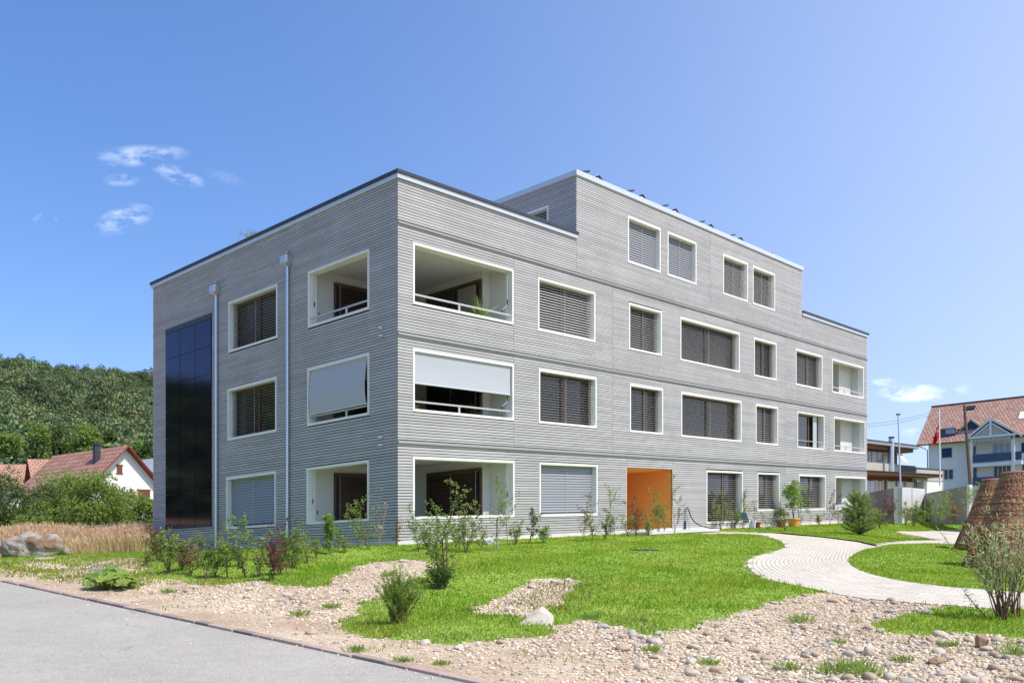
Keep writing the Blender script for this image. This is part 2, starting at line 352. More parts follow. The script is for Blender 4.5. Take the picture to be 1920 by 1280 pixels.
wv_ = N(nt, 'ShaderNodeVectorMath', operation='MULTIPLY_ADD'); LK(nt, wn_.outputs['Color'], wv_.inputs[0]); wv_.inputs[1].default_value = (.7, .7, 0); LK(nt, tcn.outputs['Object'], wv_.inputs[2]); LK(nt, wv_.outputs[0], vc.inputs['Vector'])
crk = M_(nt, 'LESS_THAN', vc.outputs['Distance'], .0022); crk = M_(nt, 'MULTIPLY', crk, M_(nt, 'GREATER_THAN', n1.outputs[0], .50)); val = M_(nt, 'MULTIPLY', val, M_(nt, 'SUBTRACT', 1, M_(nt, 'MULTIPLY', crk, .28)))
hs = N(nt, 'ShaderNodeHueSaturation'); hs.inputs['Color'].default_value = (.38, .355, .305, 1); LK(nt, val, hs.inputs['Value']); LK(nt, hs.outputs[0], p.inputs['Base Color'])
bmp = N(nt, 'ShaderNodeBump'); bmp.inputs['Strength'].default_value = .5; bmp.inputs['Distance'].default_value = .006; LK(nt, n2.outputs['Distance'], bmp.inputs['Height']); LK(nt, bmp.outputs[0], p.inputs['Normal'])
us = np.arange(UK - 9, UK - .16, .4); us[-1] = UK - .17; vs = np.arange(-30, 40, .5)
U, V_ = np.meshgrid(us, vs); X, Y = uv2xy(U, V_); Z = terr(X, Y) - .02
nx = len(us); jj, ii = np.meshgrid(np.arange(len(vs) - 1), np.arange(nx - 1), indexing='ij'); a = (jj * nx + ii).ravel()
tag(np_mesh('road', np.stack([X.ravel(), Y.ravel(), Z.ravel()], 1), np.stack([a, a + 1, a + 1 + nx, a + nx], 1), MAT['asphalt'], smooth=True), kind='structure')
# kerb: flush row of reddish stones
mat('kerb_stone', (.36, .27, .23), .85, .2, var=.2, scale=12, isl=.28, hue=.05, bump=.5, bscale=50)
rk = random.Random(5); kb = MB()
v = -24.
while v < 24:
    L = rk.uniform(.32, .62); ca, cb = v + rk.uniform(.004, .012), v + L - .008
    zt = rk.uniform(.0, .02); j0 = rk.uniform(-.015, .015)
    P = []
    for (uu, vv) in ((UK - .165 + j0, ca), (UK - .055 + j0 * .5, ca), (UK - .055, cb), (UK - .165 + j0 * .6, cb)):
        x, y = uv2xy(uu, vv); P.append((x, y, float(terr(x, y)) + .006 + zt * .5))
    kb.slab([(q[0], q[1], q[2] - .12) for q in P], (0, 0, .12)); v += L
tag(kb.build('kerb', MAT['kerb_stone'], bevel=.008), kind='structure')
# paved path with courses that follow its curves
m = bpy.data.materials.new('paving'); m.use_nodes = True; nt = m.node_tree; p = nt.nodes['Principled BSDF']; MAT['paving'] = m
p.inputs['Roughness'].default_value = .85; p.inputs['Specular IOR Level'].default_value = .2
uvn = N(nt, 'ShaderNodeUVMap'); bt = N(nt, 'ShaderNodeTexBrick'); LK(nt, uvn.outputs[0], bt.inputs['Vector'])
bt.inputs['Scale'].default_value = 1; bt.inputs['Brick Width'].default_value = 1.0; bt.inputs['Row Height'].default_value = .165; bt.inputs['Mortar Size'].default_value = .012; bt.inputs['Mortar Smooth'].default_value = .3
bt.inputs['Color1'].default_value = (.52, .47, .39, 1); bt.inputs['Color2'].default_value = (.60, .545, .46, 1); bt.inputs['Mortar'].default_value = (.20, .17, .13, 1)
tcn = N(nt, 'ShaderNodeTexCoord'); n1 = N(nt, 'ShaderNodeTexNoise'); n1.inputs['Scale'].default_value = 2; n1.inputs['Detail'].default_value = 8; LK(nt, tcn.outputs['Object'], n1.inputs['Vector'])
hs = N(nt, 'ShaderNodeHueSaturation'); LK(nt, bt.outputs['Color'], hs.inputs['Color']); LK(nt, M_(nt, 'ADD', M_(nt, 'MULTIPLY', n1.outputs[0], .36), .84), hs.inputs['Value']); LK(nt, hs.outputs[0], p.inputs['Base Color'])
bmp = N(nt, 'ShaderNodeBump'); bmp.inputs['Strength'].default_value = .7; bmp.inputs['Distance'].default_value = .01; bmp.invert = True; LK(nt, bt.outputs['Fac'], bmp.inputs['Height']); LK(nt, bmp.outputs[0], p.inputs['Normal'])
def strip(name, L, Rr, n=160, w=14):
    def res(P):
        P = np.array([gp(*q) for q in P])
        for _ in range(2):
            Q = [P[0]]
            for i in range(len(P) - 1): Q += [P[i] * .75 + P[i + 1] * .25, P[i] * .25 + P[i + 1] * .75]
            P = np.array(Q + [P[-1]])
        return P
    A, B = res(L), res(Rr)
    def arc(P, ts):
        d = np.r_[0, np.cumsum(np.hypot(*np.diff(P, axis=0).T))]; return np.stack([np.interp(ts * d[-1], d, P[:, k]) for k in (0, 1)], 1)
    # match by original index so that both edges advance together
    ts = np.linspace(0, 1, n)
    ia = np.interp(ts * (len(A) - 1), np.arange(len(A)), np.arange(len(A)))
    pa = np.stack([np.interp(ia, np.arange(len(A)), A[:, k]) for k in (0, 1)], 1); pb = np.stack([np.interp(ia * (len(B) - 1) / (len(A) - 1), np.arange(len(B)), B[:, k]) for k in (0, 1)], 1)
    mid = (pa + pb) / 2; s = np.r_[0, np.cumsum(np.hypot(*np.diff(mid, axis=0).T))]
    wd = np.hypot(*(pa - pb).T)
    V = []; UV = []
    for i in range(n):
        for j in range(w + 1):
            q = pa[i] * (1 - j / w) + pb[i] * (j / w); V.append((q[0], q[1], float(terr(q[0], q[1])) + .012)); UV.append((s[i] * 3.2, wd[i] * j / w))
    Fc = [(i * (w + 1) + j, (i + 1) * (w + 1) + j, (i + 1) * (w + 1) + j + 1, i * (w + 1) + j + 1) for i in range(n - 1) for j in range(w)]
    uv = [UV[k] for f in Fc for k in f]
    return tag(np_mesh(name, V, Fc, MAT['paving'], smooth=True, uv=uv), kind='structure')
strip('path', path_left, path_right)
strip('path', [(1645, 1024), (1668, 1020.8), (1725, 1019.2), (1800, 1019.4), (2050, 1021)], [(1640, 1018.4), (1668, 1016.2), (1755, 1012.5), (1800, 1009), (2050, 1004)], 40, 6)
strip('path', [(1737, 1008), (1755, 1012.8), (1800, 1011), (2050, 1006)], [(1678, 996.6), (1700, 995.6), (1790, 994.4), (2050, 992)], 30, 6)
# slab and gravel strip at the foot of the right facade, doorstep
b = MB(lambda u, v, h: (*uv2xy(u, v), ZB + h + G * uv2xy(u, v)[0]))
b.box(9.9, 14.6, -1.1, -.03, -.08, .012); tag(b.build('entrance_paving', MAT['concrete_pale']), kind='structure')
# metal edge between the back lawn and the path
eg = MB(); pts = [gp(*q) for q in [(1420, 999), (1466, 1000.2), (1510, 1004.2), (1560, 1009.5), (1612, 1016), (1643, 1023)]]
eg.tube([(x, y, float(terr(x, y)) + .02) for x, y in pts], .025, 5); tag(eg.build('lawn_edging', MAT['black']), 'dark strip edging the back lawn beside the paved path', 'lawn edging')

# ------------------------------------------------------------------ the apartment building
bx, by = uv2xy(0, 0)
BLD = empty('apartment_building', (bx, by, ZB + G * bx), 'long grey timber-clad apartment block with white window surrounds and a set-back top storey', 'building')
def W_(u, v, h):
    x, y = uv2xy(u, v); return (x, y, ZB + h + G * x)
def FR(a, d, h): return W_(a, d, h)          # right facade: a along, d inwards
def FL(a, d, h): return W_(d, a, h)          # left facade
UE, VE, HT = 31.7, 13.56, 9.50
PU0, PU1, PH, PV = 7.46, 24.0, 11.56, 9.0    # top storey
PIT = 2.83 / 37
def holed(b, rects, holes, d):
    """flat backing in the plane d with rectangular holes"""
    for (a0, a1, h0, h1) in rects:
        hs_ = [q for q in holes if q[0] < a1 and q[1] > a0 and q[2] < h1 and q[3] > h0]
        As = sorted({a0, a1, *[min(max(q[i], a0), a1) for q in hs_ for i in (0, 1)]})
        for i in range(len(As) - 1):
            am = (As[i] + As[i + 1]) / 2
            hh = sorted([(max(q[2], h0), min(q[3], h1)) for q in hs_ if q[0] < am < q[1]])
            c = h0
            for (p0, p1) in hh + [(h1, h1)]:
                if p0 > c + .001: b.box(As[i], As[i + 1], d, d + .05, c, p0)
                c = max(c, p1)
def boards(b, rects, holes, bands, joints, seed, d0=0., d1=.022, gap=.0185, ends=(2.2, 4.4)):
    rr = random.Random(seed)
    hmin = min(r[2] for r in rects); hmax = max(r[3] for r in rects)
    i = 0
    while True:
        lo = .115 + i * PIT; hi = lo + PIT - gap; i += 1
        if lo > hmax: break
        if hi < hmin + .02: continue
        for q in bands:                      # keep clear of the ledges
            if q[0] < hi and q[1] > lo:
                if lo < q[0]: hi = min(hi, q[0])
                elif hi > q[1]: lo = max(lo, q[1])
                else: lo = hi
        if hi - lo < .014: continue
        iv = [(r[0], r[1]) for r in rects if r[2] < (lo + hi) / 2 < r[3]]
        for (x0, x1) in iv:
            segs = [(x0, x1)]
            for q in holes:
                if q[2] < hi - .02 and q[3] > lo + .02:
                    ns = []
                    for (s0, s1) in segs:
                        if q[1] <= s0 or q[0] >= s1: ns.append((s0, s1)); continue
                        if q[0] > s0: ns.append((s0, q[0]))
                        if q[1] < s1: ns.append((q[1], s1))
                    segs = ns
            for (s0, s1) in segs:
                cuts = [j for (j, j0, j1) in joints if s0 < j < s1 and j0 < lo < j1]
                p = s0
                while True:
                    p += rr.uniform(*ends)
                    if p > s1 - .4: break
                    if all(abs(p - c) > .4 for c in cuts): cuts.append(p)
                cuts = [s0] + sorted(cuts) + [s1]
                for k in range(len(cuts) - 1):
                    e0 = .004 if k else 0; isj = any(abs(cuts[k] - j[0]) < 1e-6 for j in joints)
                    if isj: e0 = .005
                    e1 = .005 if any(abs(cuts[k + 1] - j[0]) < 1e-6 for j in joints) else (.004 if k < len(cuts) - 2 else 0)
                    dd = rr.uniform(0, .0015)
                    b.box(cuts[k] + e0, cuts[k + 1] - e1, d0 - dd, d1, lo, hi)
# openings: (a0, a1, h0, h1, kind, options)
RO = [
 (5.56, 8.44, 6.31, 7.96, 'win', dict(tilt=38, mull=2)), (10.36, 12.39, 6.32, 7.94, 'win', dict(tilt=26, mull=1)), (13.65, 18.15, 6.31, 7.93, 'win', dict(tilt=20, mull=2)),
 (19.38, 21.42, 6.30, 7.92, 'win', dict(tilt=16, mull=1)), (23.33, 26.16, 6.29, 7.92, 'win', dict(tilt=20, mull=1)),
 (5.60, 8.51, 3.49, 5.16, 'win', dict(tilt=8, mull=2)), (10.41, 12.48, 3.48, 5.15, 'win', dict(tilt=10, mull=1)), (13.71, 18.30, 3.48, 5.15, 'win', dict(tilt=6, mull=2)),
 (19.54, 21.57, 3.48, 5.15, 'win', dict(tilt=14, mull=1)), (23.49, 26.38, 3.47, 5.13, 'open', dict(mull=1)),
 (5.63, 8.56, .63, 2.30, 'win', dict(tilt=74, mull=2)), (15.53, 18.41, .20, 2.28, 'win', dict(tilt=3, mull=1)), (19.69, 21.72, .64, 2.28, 'win', dict(tilt=8, mull=1)), (23.66, 26.52, .63, 2.27, 'win', dict(tilt=5, mull=1)),
 (10.29, 12.32, 9.30, 10.91, 'win', dict(tilt=72, mull=1)), (12.78, 14.78, 9.30, 10.91, 'win', dict(tilt=70, mull=1)), (16.81, 18.84, 9.29, 10.90, 'win', dict(tilt=42, mull=1)), (19.27, 21.28, 9.29, 10.90, 'win', dict(tilt=38, mull=1)),
]
LO_ = [(5.56, 8.36, 6.34, 7.97, 'win', dict(tilt=12, mull=2)), (5.61, 8.42, 3.52, 5.17, 'win', dict(tilt=8, mull=2)), (5.65, 8.50, .66, 2.33, 'win', dict(tilt=74, mull=2))]
RLOG = [(.51, 4.45, 6.33, 7.97), (.51, 4.46, 3.49, 5.16), (.51, 4.49, .64, 2.31)]
LLOG = [(1.18, 3.98, 6.34, 7.97), (1.18, 4.01, 3.50, 5.17), (1.19, 4.05, .65, 2.30)]
RLOG2 = [(27.30, 31.19, 6.29, 7.92), (27.49, 31.40, 3.47, 5.14), (27.65, 31.52, .60, 2.26)]
ENT = (10.25, 13.13, -.2, 2.23)
SOL = (9.42, 12.54, .87, 7.83)
rh = [o[:4] for o in RO] + RLOG + RLOG2 + [ENT]; lh = [o[:4] for o in LO_] + LLOG + [SOL]
rrect = [(0, UE, .10, HT), (PU0, PU1, HT, PH)]
LED = [(2.63, 2.735), (5.455, 5.56), (8.355, 8.46)]
jn = [(4.475, 2.74, 8.36), (9.42, 2.74, 8.36), (15.83, 8.46, 12), (22.35, 0, 8.36), (27.0, 0, 8.36), (PU0, 8.46, 9.6), (PU1, 8.46, 9.6), (10.235, 2.2, 2.63), (13.15, 2.2, 2.63)]
b = MB(FR); boards(b, rrect, rh, LED, jn, 3, ends=(3.2, 5.0)); b.build('cladding', MAT['cladding'], BLD)
b = MB(FL); boards(b, [(.0235, VE, .10, HT)], lh, [], [], 4, ends=(1.2, 3.4)); b.build('cladding', MAT['cladding'], BLD)
fpl = lambda a, d, h: W_(PU0 + d, a, h)
PW = (1.17, 3.2, 9.52, 10.91)
b = MB(fpl); boards(b, [(.0235, PV, HT + .02, PH)], [PW], [], [], 5); b.build('cladding', MAT['cladding'], BLD)
fend = lambda a, d, h: W_(UE - d, a, h)
b = MB(fend); boards(b, [(.0235, VE, .10, HT)], [], [], [], 6, d0=0, d1=.022); b.build('cladding', MAT['cladding'], BLD)
fpe = lambda a, d, h: W_(PU1 - d, a, h)
b = MB(fpe); boards(b, [(.0235, PV, HT + .02, PH)], [], [], [], 7); b.build('cladding', MAT['cladding'], BLD)
# backing walls, back walls, floor slabs and roofs
b = MB(FR); holed(b, [(.03, UE - .03, .0, HT), (PU0 + .03, PU1 - .03, HT, PH)], rh, .0225)
b.box(.03, UE - .03, VE - .2, VE, 0, HT); b.box(PU0 + .03, PU1 - .03, PV - .1, PV, HT, PH)
tb = MB(fpl); holed(tb, [(.075, PV - .11, HT, PH)], [PW], .0225); o0 = len(b.v); b.v += tb.v; b.f += [tuple(i + o0 for i in f) for f in tb.f]
b.box(PU1 - .075, PU1 - .0225, .075, PV - .11, HT, PH); b.box(UE - .075, UE - .0225, .075, VE - .21, 0, HT)
b.build('wall', MAT['cladding_back'], BLD)
b = MB(FL); holed(b, [(.075, VE - .21, .0, HT)], lh[:-1], .0225); b.build('wall', MAT['cladding_back'], BLD)
b = MB(FR); b.box(.02, UE - .02, .012, .0222, -.45, .105); b.box(.012, .0222, .024, VE - .02, -.45, .105); b.box(UE - .0222, UE - .012, .024, VE - .02, -.45, .105); b.build('plinth', MAT['concrete_pale'], BLD)
b = MB(FR); b.box(.09, PU0 - .01, .09, VE - .22, HT - .05, HT + .02); b.box(PU1 + .01, UE - .09, .09, VE - .22, HT - .05, HT + .02); b.box(PU0 + .0, PU1, PV + .01, VE - .22, HT - .05, HT + .02)
b.box(PU0 + .09, PU1 - .09, .09, PV - .12, PH - .05, PH + .03); b.build('roof', MAT['roof_gravel'], BLD)
# parapets
def parapet(fr_, a0, a1, h0, h1, two=True, o=.055):
    b = MB(fr_); b.box(a0, a1, -o, .25, h0, h1); 
    b.build('fascia', MAT['fascia'], BLD, bevel=.004)
    if two:
        c = MB(fr_); c.box(a0 - (.03 if a0 < .1 else 0), a1 + .03, -o - .035, .28, h1 + .002, h1 + .095); c.build('parapet_cap', MAT['cap_dark'], BLD, bevel=.004)
parapet(FR, -.055, PU0 - .003, 9.515, 9.635); parapet(FR, PU1 + .003, UE + .055, 9.515, 9.635)
parapet(FL, .252, VE + .055, 9.515, 9.635)
b = MB(fend); b.box(.252, VE, -.055, .25, 9.515, 9.635); b.build('fascia', MAT['fascia'], BLD)
b = MB(fend); b.box(.282, VE, -.09, .28, 9.637, 9.73); b.build('parapet_cap', MAT['cap_dark'], BLD)
b = MB(FR); b.box(PU0 - .05, PU1 + .05, -.05, .2, PH - .005, PH + .165); b.box(PU0 - .05, PU0 + .2, .202, PV, PH - .005, PH + .165); b.box(PU1 - .2, PU1 + .05, .202, PV, PH - .005, PH + .165)
b.build('fascia', MAT['fascia'], BLD, bevel=.004)
# sloping metal ledges with a drip shadow
for (h0, h1) in LED:
    b = MB(FR); b.add([(0.0, -.042, h0 + .012), (UE, -.042, h0 + .012), (UE, .006, h1 - .026), (0.0, .006, h1 - .026), (0.0, .022, h1 - .026), (UE, .022, h1 - .026), (UE, .022, h0 - .004), (0.0, .022, h0 - .004), (0.0, -.042, h0 - .004), (UE, -.042, h0 - .004)],
                       [(0, 1, 2, 3), (3, 2, 5, 4), (8, 9, 1, 0), (7, 6, 9, 8), (0, 3, 4, 7, 8), (1, 9, 6, 5, 2)])
    b.build('ledge', MAT['ledge_metal'], BLD)
def surround(b, a0, a1, h0, h1, dep, s=.058, t=.072, o=-.018):
    b.box(a0, a1, o, dep, h1 - t, h1); b.box(a0, a1, o, dep, h0, h0 + t); b.box(a0, a0 + s, o, dep, h0 + t, h1 - t); b.box(a1 - s, a1, o, dep, h0 + t, h1 - t)
def slats(b, a0, a1, h0, h1, tilt, d=.155, pitch=.082, wd=.084):
    n = int((h1 - h0) / pitch); t = R_(tilt); cs, sn = math.cos(t) * wd / 2, math.sin(t) * wd / 2
    for i in range(n + 1):
        h = h1 - .03 - i * pitch
        if h < h0 + .02: break
        # outer edge low; slightly cambered
        p = [(-cs, -sn), (0, .007), (cs, sn)]
        o = len(b.v)
        pts = [(a, d + q[0], h + q[1]) for a in (a0, a1) for q in p]
        b.add(pts, [(0, 3, 4, 1), (1, 4, 5, 2)])
def blind(fr_, parent, a0, a1, h0, h1, tilt, m='blind', d=.155, cords=None, headh=.0):
    b = MB(fr_); slats(b, a0 + .012, a1 - .012, h0 + .03, h1, tilt, d)
    b.box(a0 + .012, a1 - .012, d - .035, d + .035, h0 + .008, h0 + .026)
    o = b.build('blind', MAT[m], parent)
    L = a1 - a0
    for k in (.06, L / 2, L - .06):
        c = MB(fr_); c.box(a0 + k - .004, a0 + k + .004, d - .052, d - .047, h0 + .02, h1); c.build('cord', MAT['cord'], parent)
    return o
def glazing(fr_, parent, a0, a1, h0, h1, mull, d=.27, gm='glass'):
    g = MB(fr_); g.box(a0, a1, d + .03, d + .036, h0, h1); g.build('glass', MAT[gm], parent)
    f = MB(fr_); t = .075
    f.box(a0, a1, d, d + .029, h1 - t, h1); f.box(a0, a1, d, d + .029, h0, h0 + t); f.box(a0, a0 + t, d, d + .029, h0 + t, h1 - t); f.box(a1 - t, a1, d, d + .029, h0 + t, h1 - t)
    cs = {0: [], 1: [.62], 2: [.5]}[mull]
    for c in cs:
        x = a0 + (a1 - a0) * c; f.box(x - .055, x + .055, d - .001, d + .0285, h0 + t, h1 - t)
    f.build('sash', MAT['wood_frame'], parent)
def window(fr_, a0, a1, h0, h1, kind, op):
    b = MB(fr_); surround(b, a0, a1, h0, h1, .30); o = b.build('window', MAT['frame_white'], BLD)
    i0, i1, j0, j1 = a0 + .058, a1 - .058, h0 + .072, h1 - .072
    glazing(fr_, o, i0, i1, j0, j1, op['mull'])
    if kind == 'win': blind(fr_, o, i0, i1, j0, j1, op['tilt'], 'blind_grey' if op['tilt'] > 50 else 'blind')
    else:
        r = MB(fr_); r.tube([(i0, .03, j0 + .28), (i1, .03, j0 + .28)], .016, 6); r.box(i1 - .75, i1 - .35, .18, .2, j0, j1); r.build('railing', MAT['rail'], o)
    return o
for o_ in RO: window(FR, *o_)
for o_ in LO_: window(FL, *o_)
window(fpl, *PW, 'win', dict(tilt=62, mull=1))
# corner loggias
RM = 'room_white'
for fi in range(3):
    ra, la = RLOG[fi], LLOG[fi]; fl = ra[2] - .48 if fi < 2 else .16; ce = ra[3] + .09
    b = MB(W_)
    # surrounds, right facade then left facade
    for (fr_, q) in ((FR, ra), (FL, la)):
        t = MB(fr_); surround(t, q[0], q[1], q[2], q[3], .26); o = len(b.v); b.v += t.v; b.f += [tuple(i + o for i in f) for f in t.f]
    lo = b.build('loggia', MAT['frame_white'], BLD)
    c = MB(W_); c.box(.262, 4.6, .262, 4.3, ce, ce + .04); c.build('ceiling', MAT[RM], lo)
    c = MB(W_); c.box(.074, 4.6, .074, 4.3, fl - .1, fl); c.build('floor', MAT['concrete_pale'], lo)
    c = MB(W_)
    # inner faces of the two outer walls, side wall, step wall, door wall, back wall
    c.box(4.402, 4.45, .262, .90, fl, ce); c.box(4.10, 4.401, .901, .94, fl, ce); c.box(4.10, 4.14, .941, 4.05, fl, ce); c.box(.10, 4.099, 4.02, 4.06, fl, ce)
    for (a0, a1, h0, h1) in ((.08, .50, fl, ce), (.501, 4.401, fl, ra[2] + .0), (.501, 4.401, ra[3], ce)):
        c.box(a0, a1, .2 if a0 > .4 else .2, .259, h0, h1)
    for (a0, a1, h0, h1) in ((.262, la[0] - .001, fl, ce), (la[0], la[1], fl, la[2] - .001), (la[0], la[1], la[3] + .001, ce)):
        c.box(.2, .259, a0, a1, h0, h1)
    c.build('room_wall', MAT[RM], lo)
    # glass doors on the two inner walls, behind brown blinds
    fd = lambda a, d, h: W_(4.10 - .0 + (d - .19), a, h)          # faces -u
    fb = lambda a, d, h: W_(a, 4.02 + (d - .19), h)               # faces -v
    dh = ce - .32
    for (fr_, a0, a1) in ((fd, 1.0, 3.32), (fb, .98, 3.6)):
        g = MB(fr_); g.box(a0, a1, .165, .175, fl + .02, dh); g.build('glass', MAT['glass_shade'], lo)
        g = MB(fr_); g.box(a0 - .05, a1 + .05, .12, .188, dh, dh + .09); g.box(a0 - .05, a0, .12, .188, fl, dh); g.box(a1, a1 + .05, .12, .188, fl, dh); g.box((a0 + a1) / 2 - .04, (a0 + a1) / 2 + .04, .13, .164, fl, dh); g.build('sash', MAT['wood_frame'], lo)
        if not (fi == 0 and fr_ is fd):
            blind(fr_, lo, a0, a1, fl + .03, dh, 55 if fi != 1 else 30, 'blind_brown', d=.075)
    if fi < 2:
        r = MB(W_)
        hr = ra[2] + .28
        r.box(.57, 4.39, .035, .075, hr - .022, hr + .022); r.box(2.24, 2.30, .04, .07, ra[2] + .072, hr - .022)
        r.build('railing', MAT['rail'], lo)
        r = MB(W_); r.box(.035, .075, la[0] + .06, la[1] - .06, hr - .022, hr + .022); r.box(.04, .07, 2.22, 2.28, la[2] + .072, hr - .022); r.build('railing', MAT['rail'], lo)
    # awning crank rods
    for (fr_, a_, q) in ((FR, 4.30, ra), (FL, la[1] - .16, la)):
        r = MB(fr_); sgn = -1
        r.tube([(a_, .10, q[3] - .1), (a_, .10, q[2] + .62), (a_ + sgn * .05, .10, q[2] + .52), (a_ + sgn * .22, .10, q[2] + .42), (a_ + sgn * .22, .10, q[2] + .27)], .010, 5); r.build('crank', MAT['rail'], lo)
        r = MB(fr_); r.tube([(a_, .10, q[2] + .74), (a_, .10, q[2] + .60)], .019, 6); r.tube([(a_ + sgn * .22, .10, q[2] + .40), (a_ + sgn * .22, .10, q[2] + .28)], .018, 6); r.build('crank_grip', MAT['black'], lo)
    if fi == 1:
        aw = MB(FR); n = 10
        for i in range(n):
            h0 = 5.085 - (5.085 - 4.26) * i / n; h1 = 5.085 - (5.085 - 4.26) * (i + 1) / n; s = lambda k: .03 + .012 * math.sin(k / n * 3.1)
            aw.quad((.58, s(i), h0), (4.36, s(i), h0), (4.36, s(i + 1), h1), (.58, s(i + 1), h1))
        aw.build('awning', MAT['fabric'], lo, smooth=True)
        aw = MB(FR); aw.tube([(.58, .03, 4.25), (4.36, .03, 4.25)], .02, 6); aw.build('awning_bar', MAT['fascia'], lo)
        aw = MB(FL)
        for i in range(n):
            k0, k1 = i / n, (i + 1) / n; H = lambda k: 5.095 - 1.26 * k; s = lambda k: .04 - .30 * math.sin(k * math.pi * .5) ** 1.0 * (1 - .0 * k) if False else .04 - .10 * math.sin(k * 2.6)
            aw.quad((1.30, s(k0), H(k0)), (3.86, s(k0), H(k0)), (3.86, s(k1), H(k1)), (1.30, s(k1), H(k1)))
        aw.build('awning', MAT['fabric'], lo, smooth=True)
        aw = MB(FL); aw.tube([(1.25, .04 - .10 * math.sin(2.6), 3.825), (3.90, .04 - .10 * math.sin(2.6), 3.825)], .022, 6); aw.build('awning_bar', MAT['fascia'], lo)
    if fi == 0:
        cu = MB(fd)
        a = 1.12
        while a < 1.9:
            cu.quad((a, .10, fl + .05), (a + .03, .07, fl + .05), (a + .03, .07, dh - .05), (a, .10, dh - .05)); cu.quad((a + .03, .07, fl + .05), (a + .06, .10, fl + .05), (a + .06, .10, dh - .05), (a + .03, .07, dh - .05)); a += .06
        mat('curtain', (.34, .31, .24), .9, .1, trans=.3); cu.build('curtain', MAT['curtain'], lo)
# loggias at the right end
for fi in range(3):
    q = RLOG2[fi]; fl = q[2] - .48 if fi < 2 else .14; ce = q[3] + .09
    b = MB(FR); surround(b, *q, .26, s=.062); lo = b.build('loggia', MAT['frame_white'], BLD)
    c = MB(FR); c.box(q[0] - .1, q[1] + .04, .262, 2.2, ce, ce + .04); c.build('ceiling', MAT[RM], lo)
    c = MB(FR); c.box(q[0] - .1, q[1] + .04, .074, 2.2, fl - .1, fl); c.build('floor', MAT['concrete_pale'], lo)
    c = MB(FR); c.box(q[1] - .03, q[1] + .02, .262, .62, fl, ce); c.box(q[0] + 2.3, q[1] + .02, .621, .66, fl, ce); c.box(q[0] - .1, q[0] - .06, .262, 2.2, fl, ce); c.box(q[0] + 2.3, q[0] + 2.34, .661, 2.0, fl, ce); c.box(q[0] - .059, q[0] + 2.299, 2.0, 2.04, fl, ce)
    c.box(q[0] - .059, q[1], .2, .259, fl, q[2] - .001); c.box(q[0] - .059, q[1], .2, .259, q[3] + .001, ce)
    c.build('room_wall', MAT[RM], lo)
    g = MB(FR); g.box(q[0] + .3, q[0] + 1.9, 1.96, 1.97, fl + .05, ce - .3); g.build('glass', MAT['glass'], lo)
    g = MB(FR); g.box(q[0] + .2, q[0] + .3, 1.93, 1.998, fl, ce - .3); g.box(q[0] + 1.9, q[0] + 2.0, 1.93, 1.998, fl, ce - .3); g.box(q[0] + .2, q[0] + 2.0, 1.93, 1.998, ce - .298, ce - .2); g.box(q[0] + 1.05, q[0] + 1.13, 1.935, 1.959, fl, ce - .3); g.build('sash', MAT['wood_frame'], lo)
    r = MB(FR); r.box(q[0] + .06, q[1] - .06, .035, .075, q[2] + .26, q[2] + .30); r.box(q[0] + 1.6, q[0] + 1.65, .04, .07, q[2] + .072, q[2] + .26)
    if fi < 2: r.build('railing', MAT['rail'], lo)
# orange entrance
a0, a1, h0, h1 = ENT; h0 = .0
b = MB(FR); b.box(a1, a1 + .04, .0, 3.6, h0, h1 + .04); b.box(a0 - .04, a0, .0, 3.6, h0, h1 + .04); b.box(a0 + .001, a1 - .001, .0225, 3.6, h1, h1 + .04); b.box(a0, a1, 3.56, 3.6, h0, h1)
en = b.build('entrance', MAT['orange'], BLD)
b = MB(FR); b.box(a0 + .001, a1 - .001, -.02, 3.559, -.1, .016); b.build('floor', MAT['concrete_pale'], en)
b = MB(FR); b.box(a0 + .3, a0 + 1.4, 3.50, 3.555, .02, 2.1); b.build('door', MAT['wood_frame'], en)
# photovoltaic facade
hs_ = [.87, 1.99, 2.97, 3.97, 4.95, 5.84, 6.76, 7.655]; cs_ = [9.42, 10.46, 11.50, 12.54]
for i in range(7):
    for j in range(3):
        b = MB(FL); b.box(cs_[j] + .009, cs_[j + 1] - .009, -.035 - .004 * ((i * 3 + j) % 3), .02, hs_[i] + .009, hs_[i + 1] - .009); b.build('solar_panel', MAT['pv'], BLD)
b = MB(FL); b.box(9.42, 12.54, -.045, .02, 7.66, 7.83); b.build('solar_trim', MAT['cap_dark'], BLD)
b = MB(FL); b.box(9.43, 12.53, -.005, .0222, .87, 7.66); b.build('solar_backing', MAT['black'], BLD)
b = MB(FL); b.box(9.40, 12.56, -.05, .0222, .80, .868); b.build('solar_sill', MAT['cap_dark'], BLD)
# downpipes with rainwater heads
for a in (9.02, 4.93):
    b = MB(FL); b.tube([(a, -.075, -.1), (a, -.075, 8.36)], .05, 12)
    pp = b.build('downpipe', MAT['steel'], BLD, smooth=False)
    for h in (.9, 2.5, 4.6, 6.6):
        b = MB(FL); b.tube([(a, -.075, h), (a, -.075, h + .035)], .058, 12); b.build('clip', MAT['steel'], pp)
    b = MB(FL); b.box(a - .15, a + .15, -.24, -.004, 8.40, 8.62); b.add([(a - .15, -.24, 8.40), (a + .15, -.24, 8.40), (a + .15, -.004, 8.40), (a - .15, -.004, 8.40), (a - .05, -.12, 8.32), (a + .05, -.12, 8.32), (a + .05, -.02, 8.32), (a - .05, -.02, 8.32)], [(0, 1, 5, 4), (1, 2, 6, 5), (2, 3, 7, 6), (3, 0, 4, 7)])
    b.build('rainwater_head', MAT['steel'], pp, bevel=.006)
    b = MB(FL); b.tube([(a, .02, 8.76), (a, -.10, 8.74), (a, -.12, 8.62)], .045, 8); b.build('spout', MAT['steel'], pp)
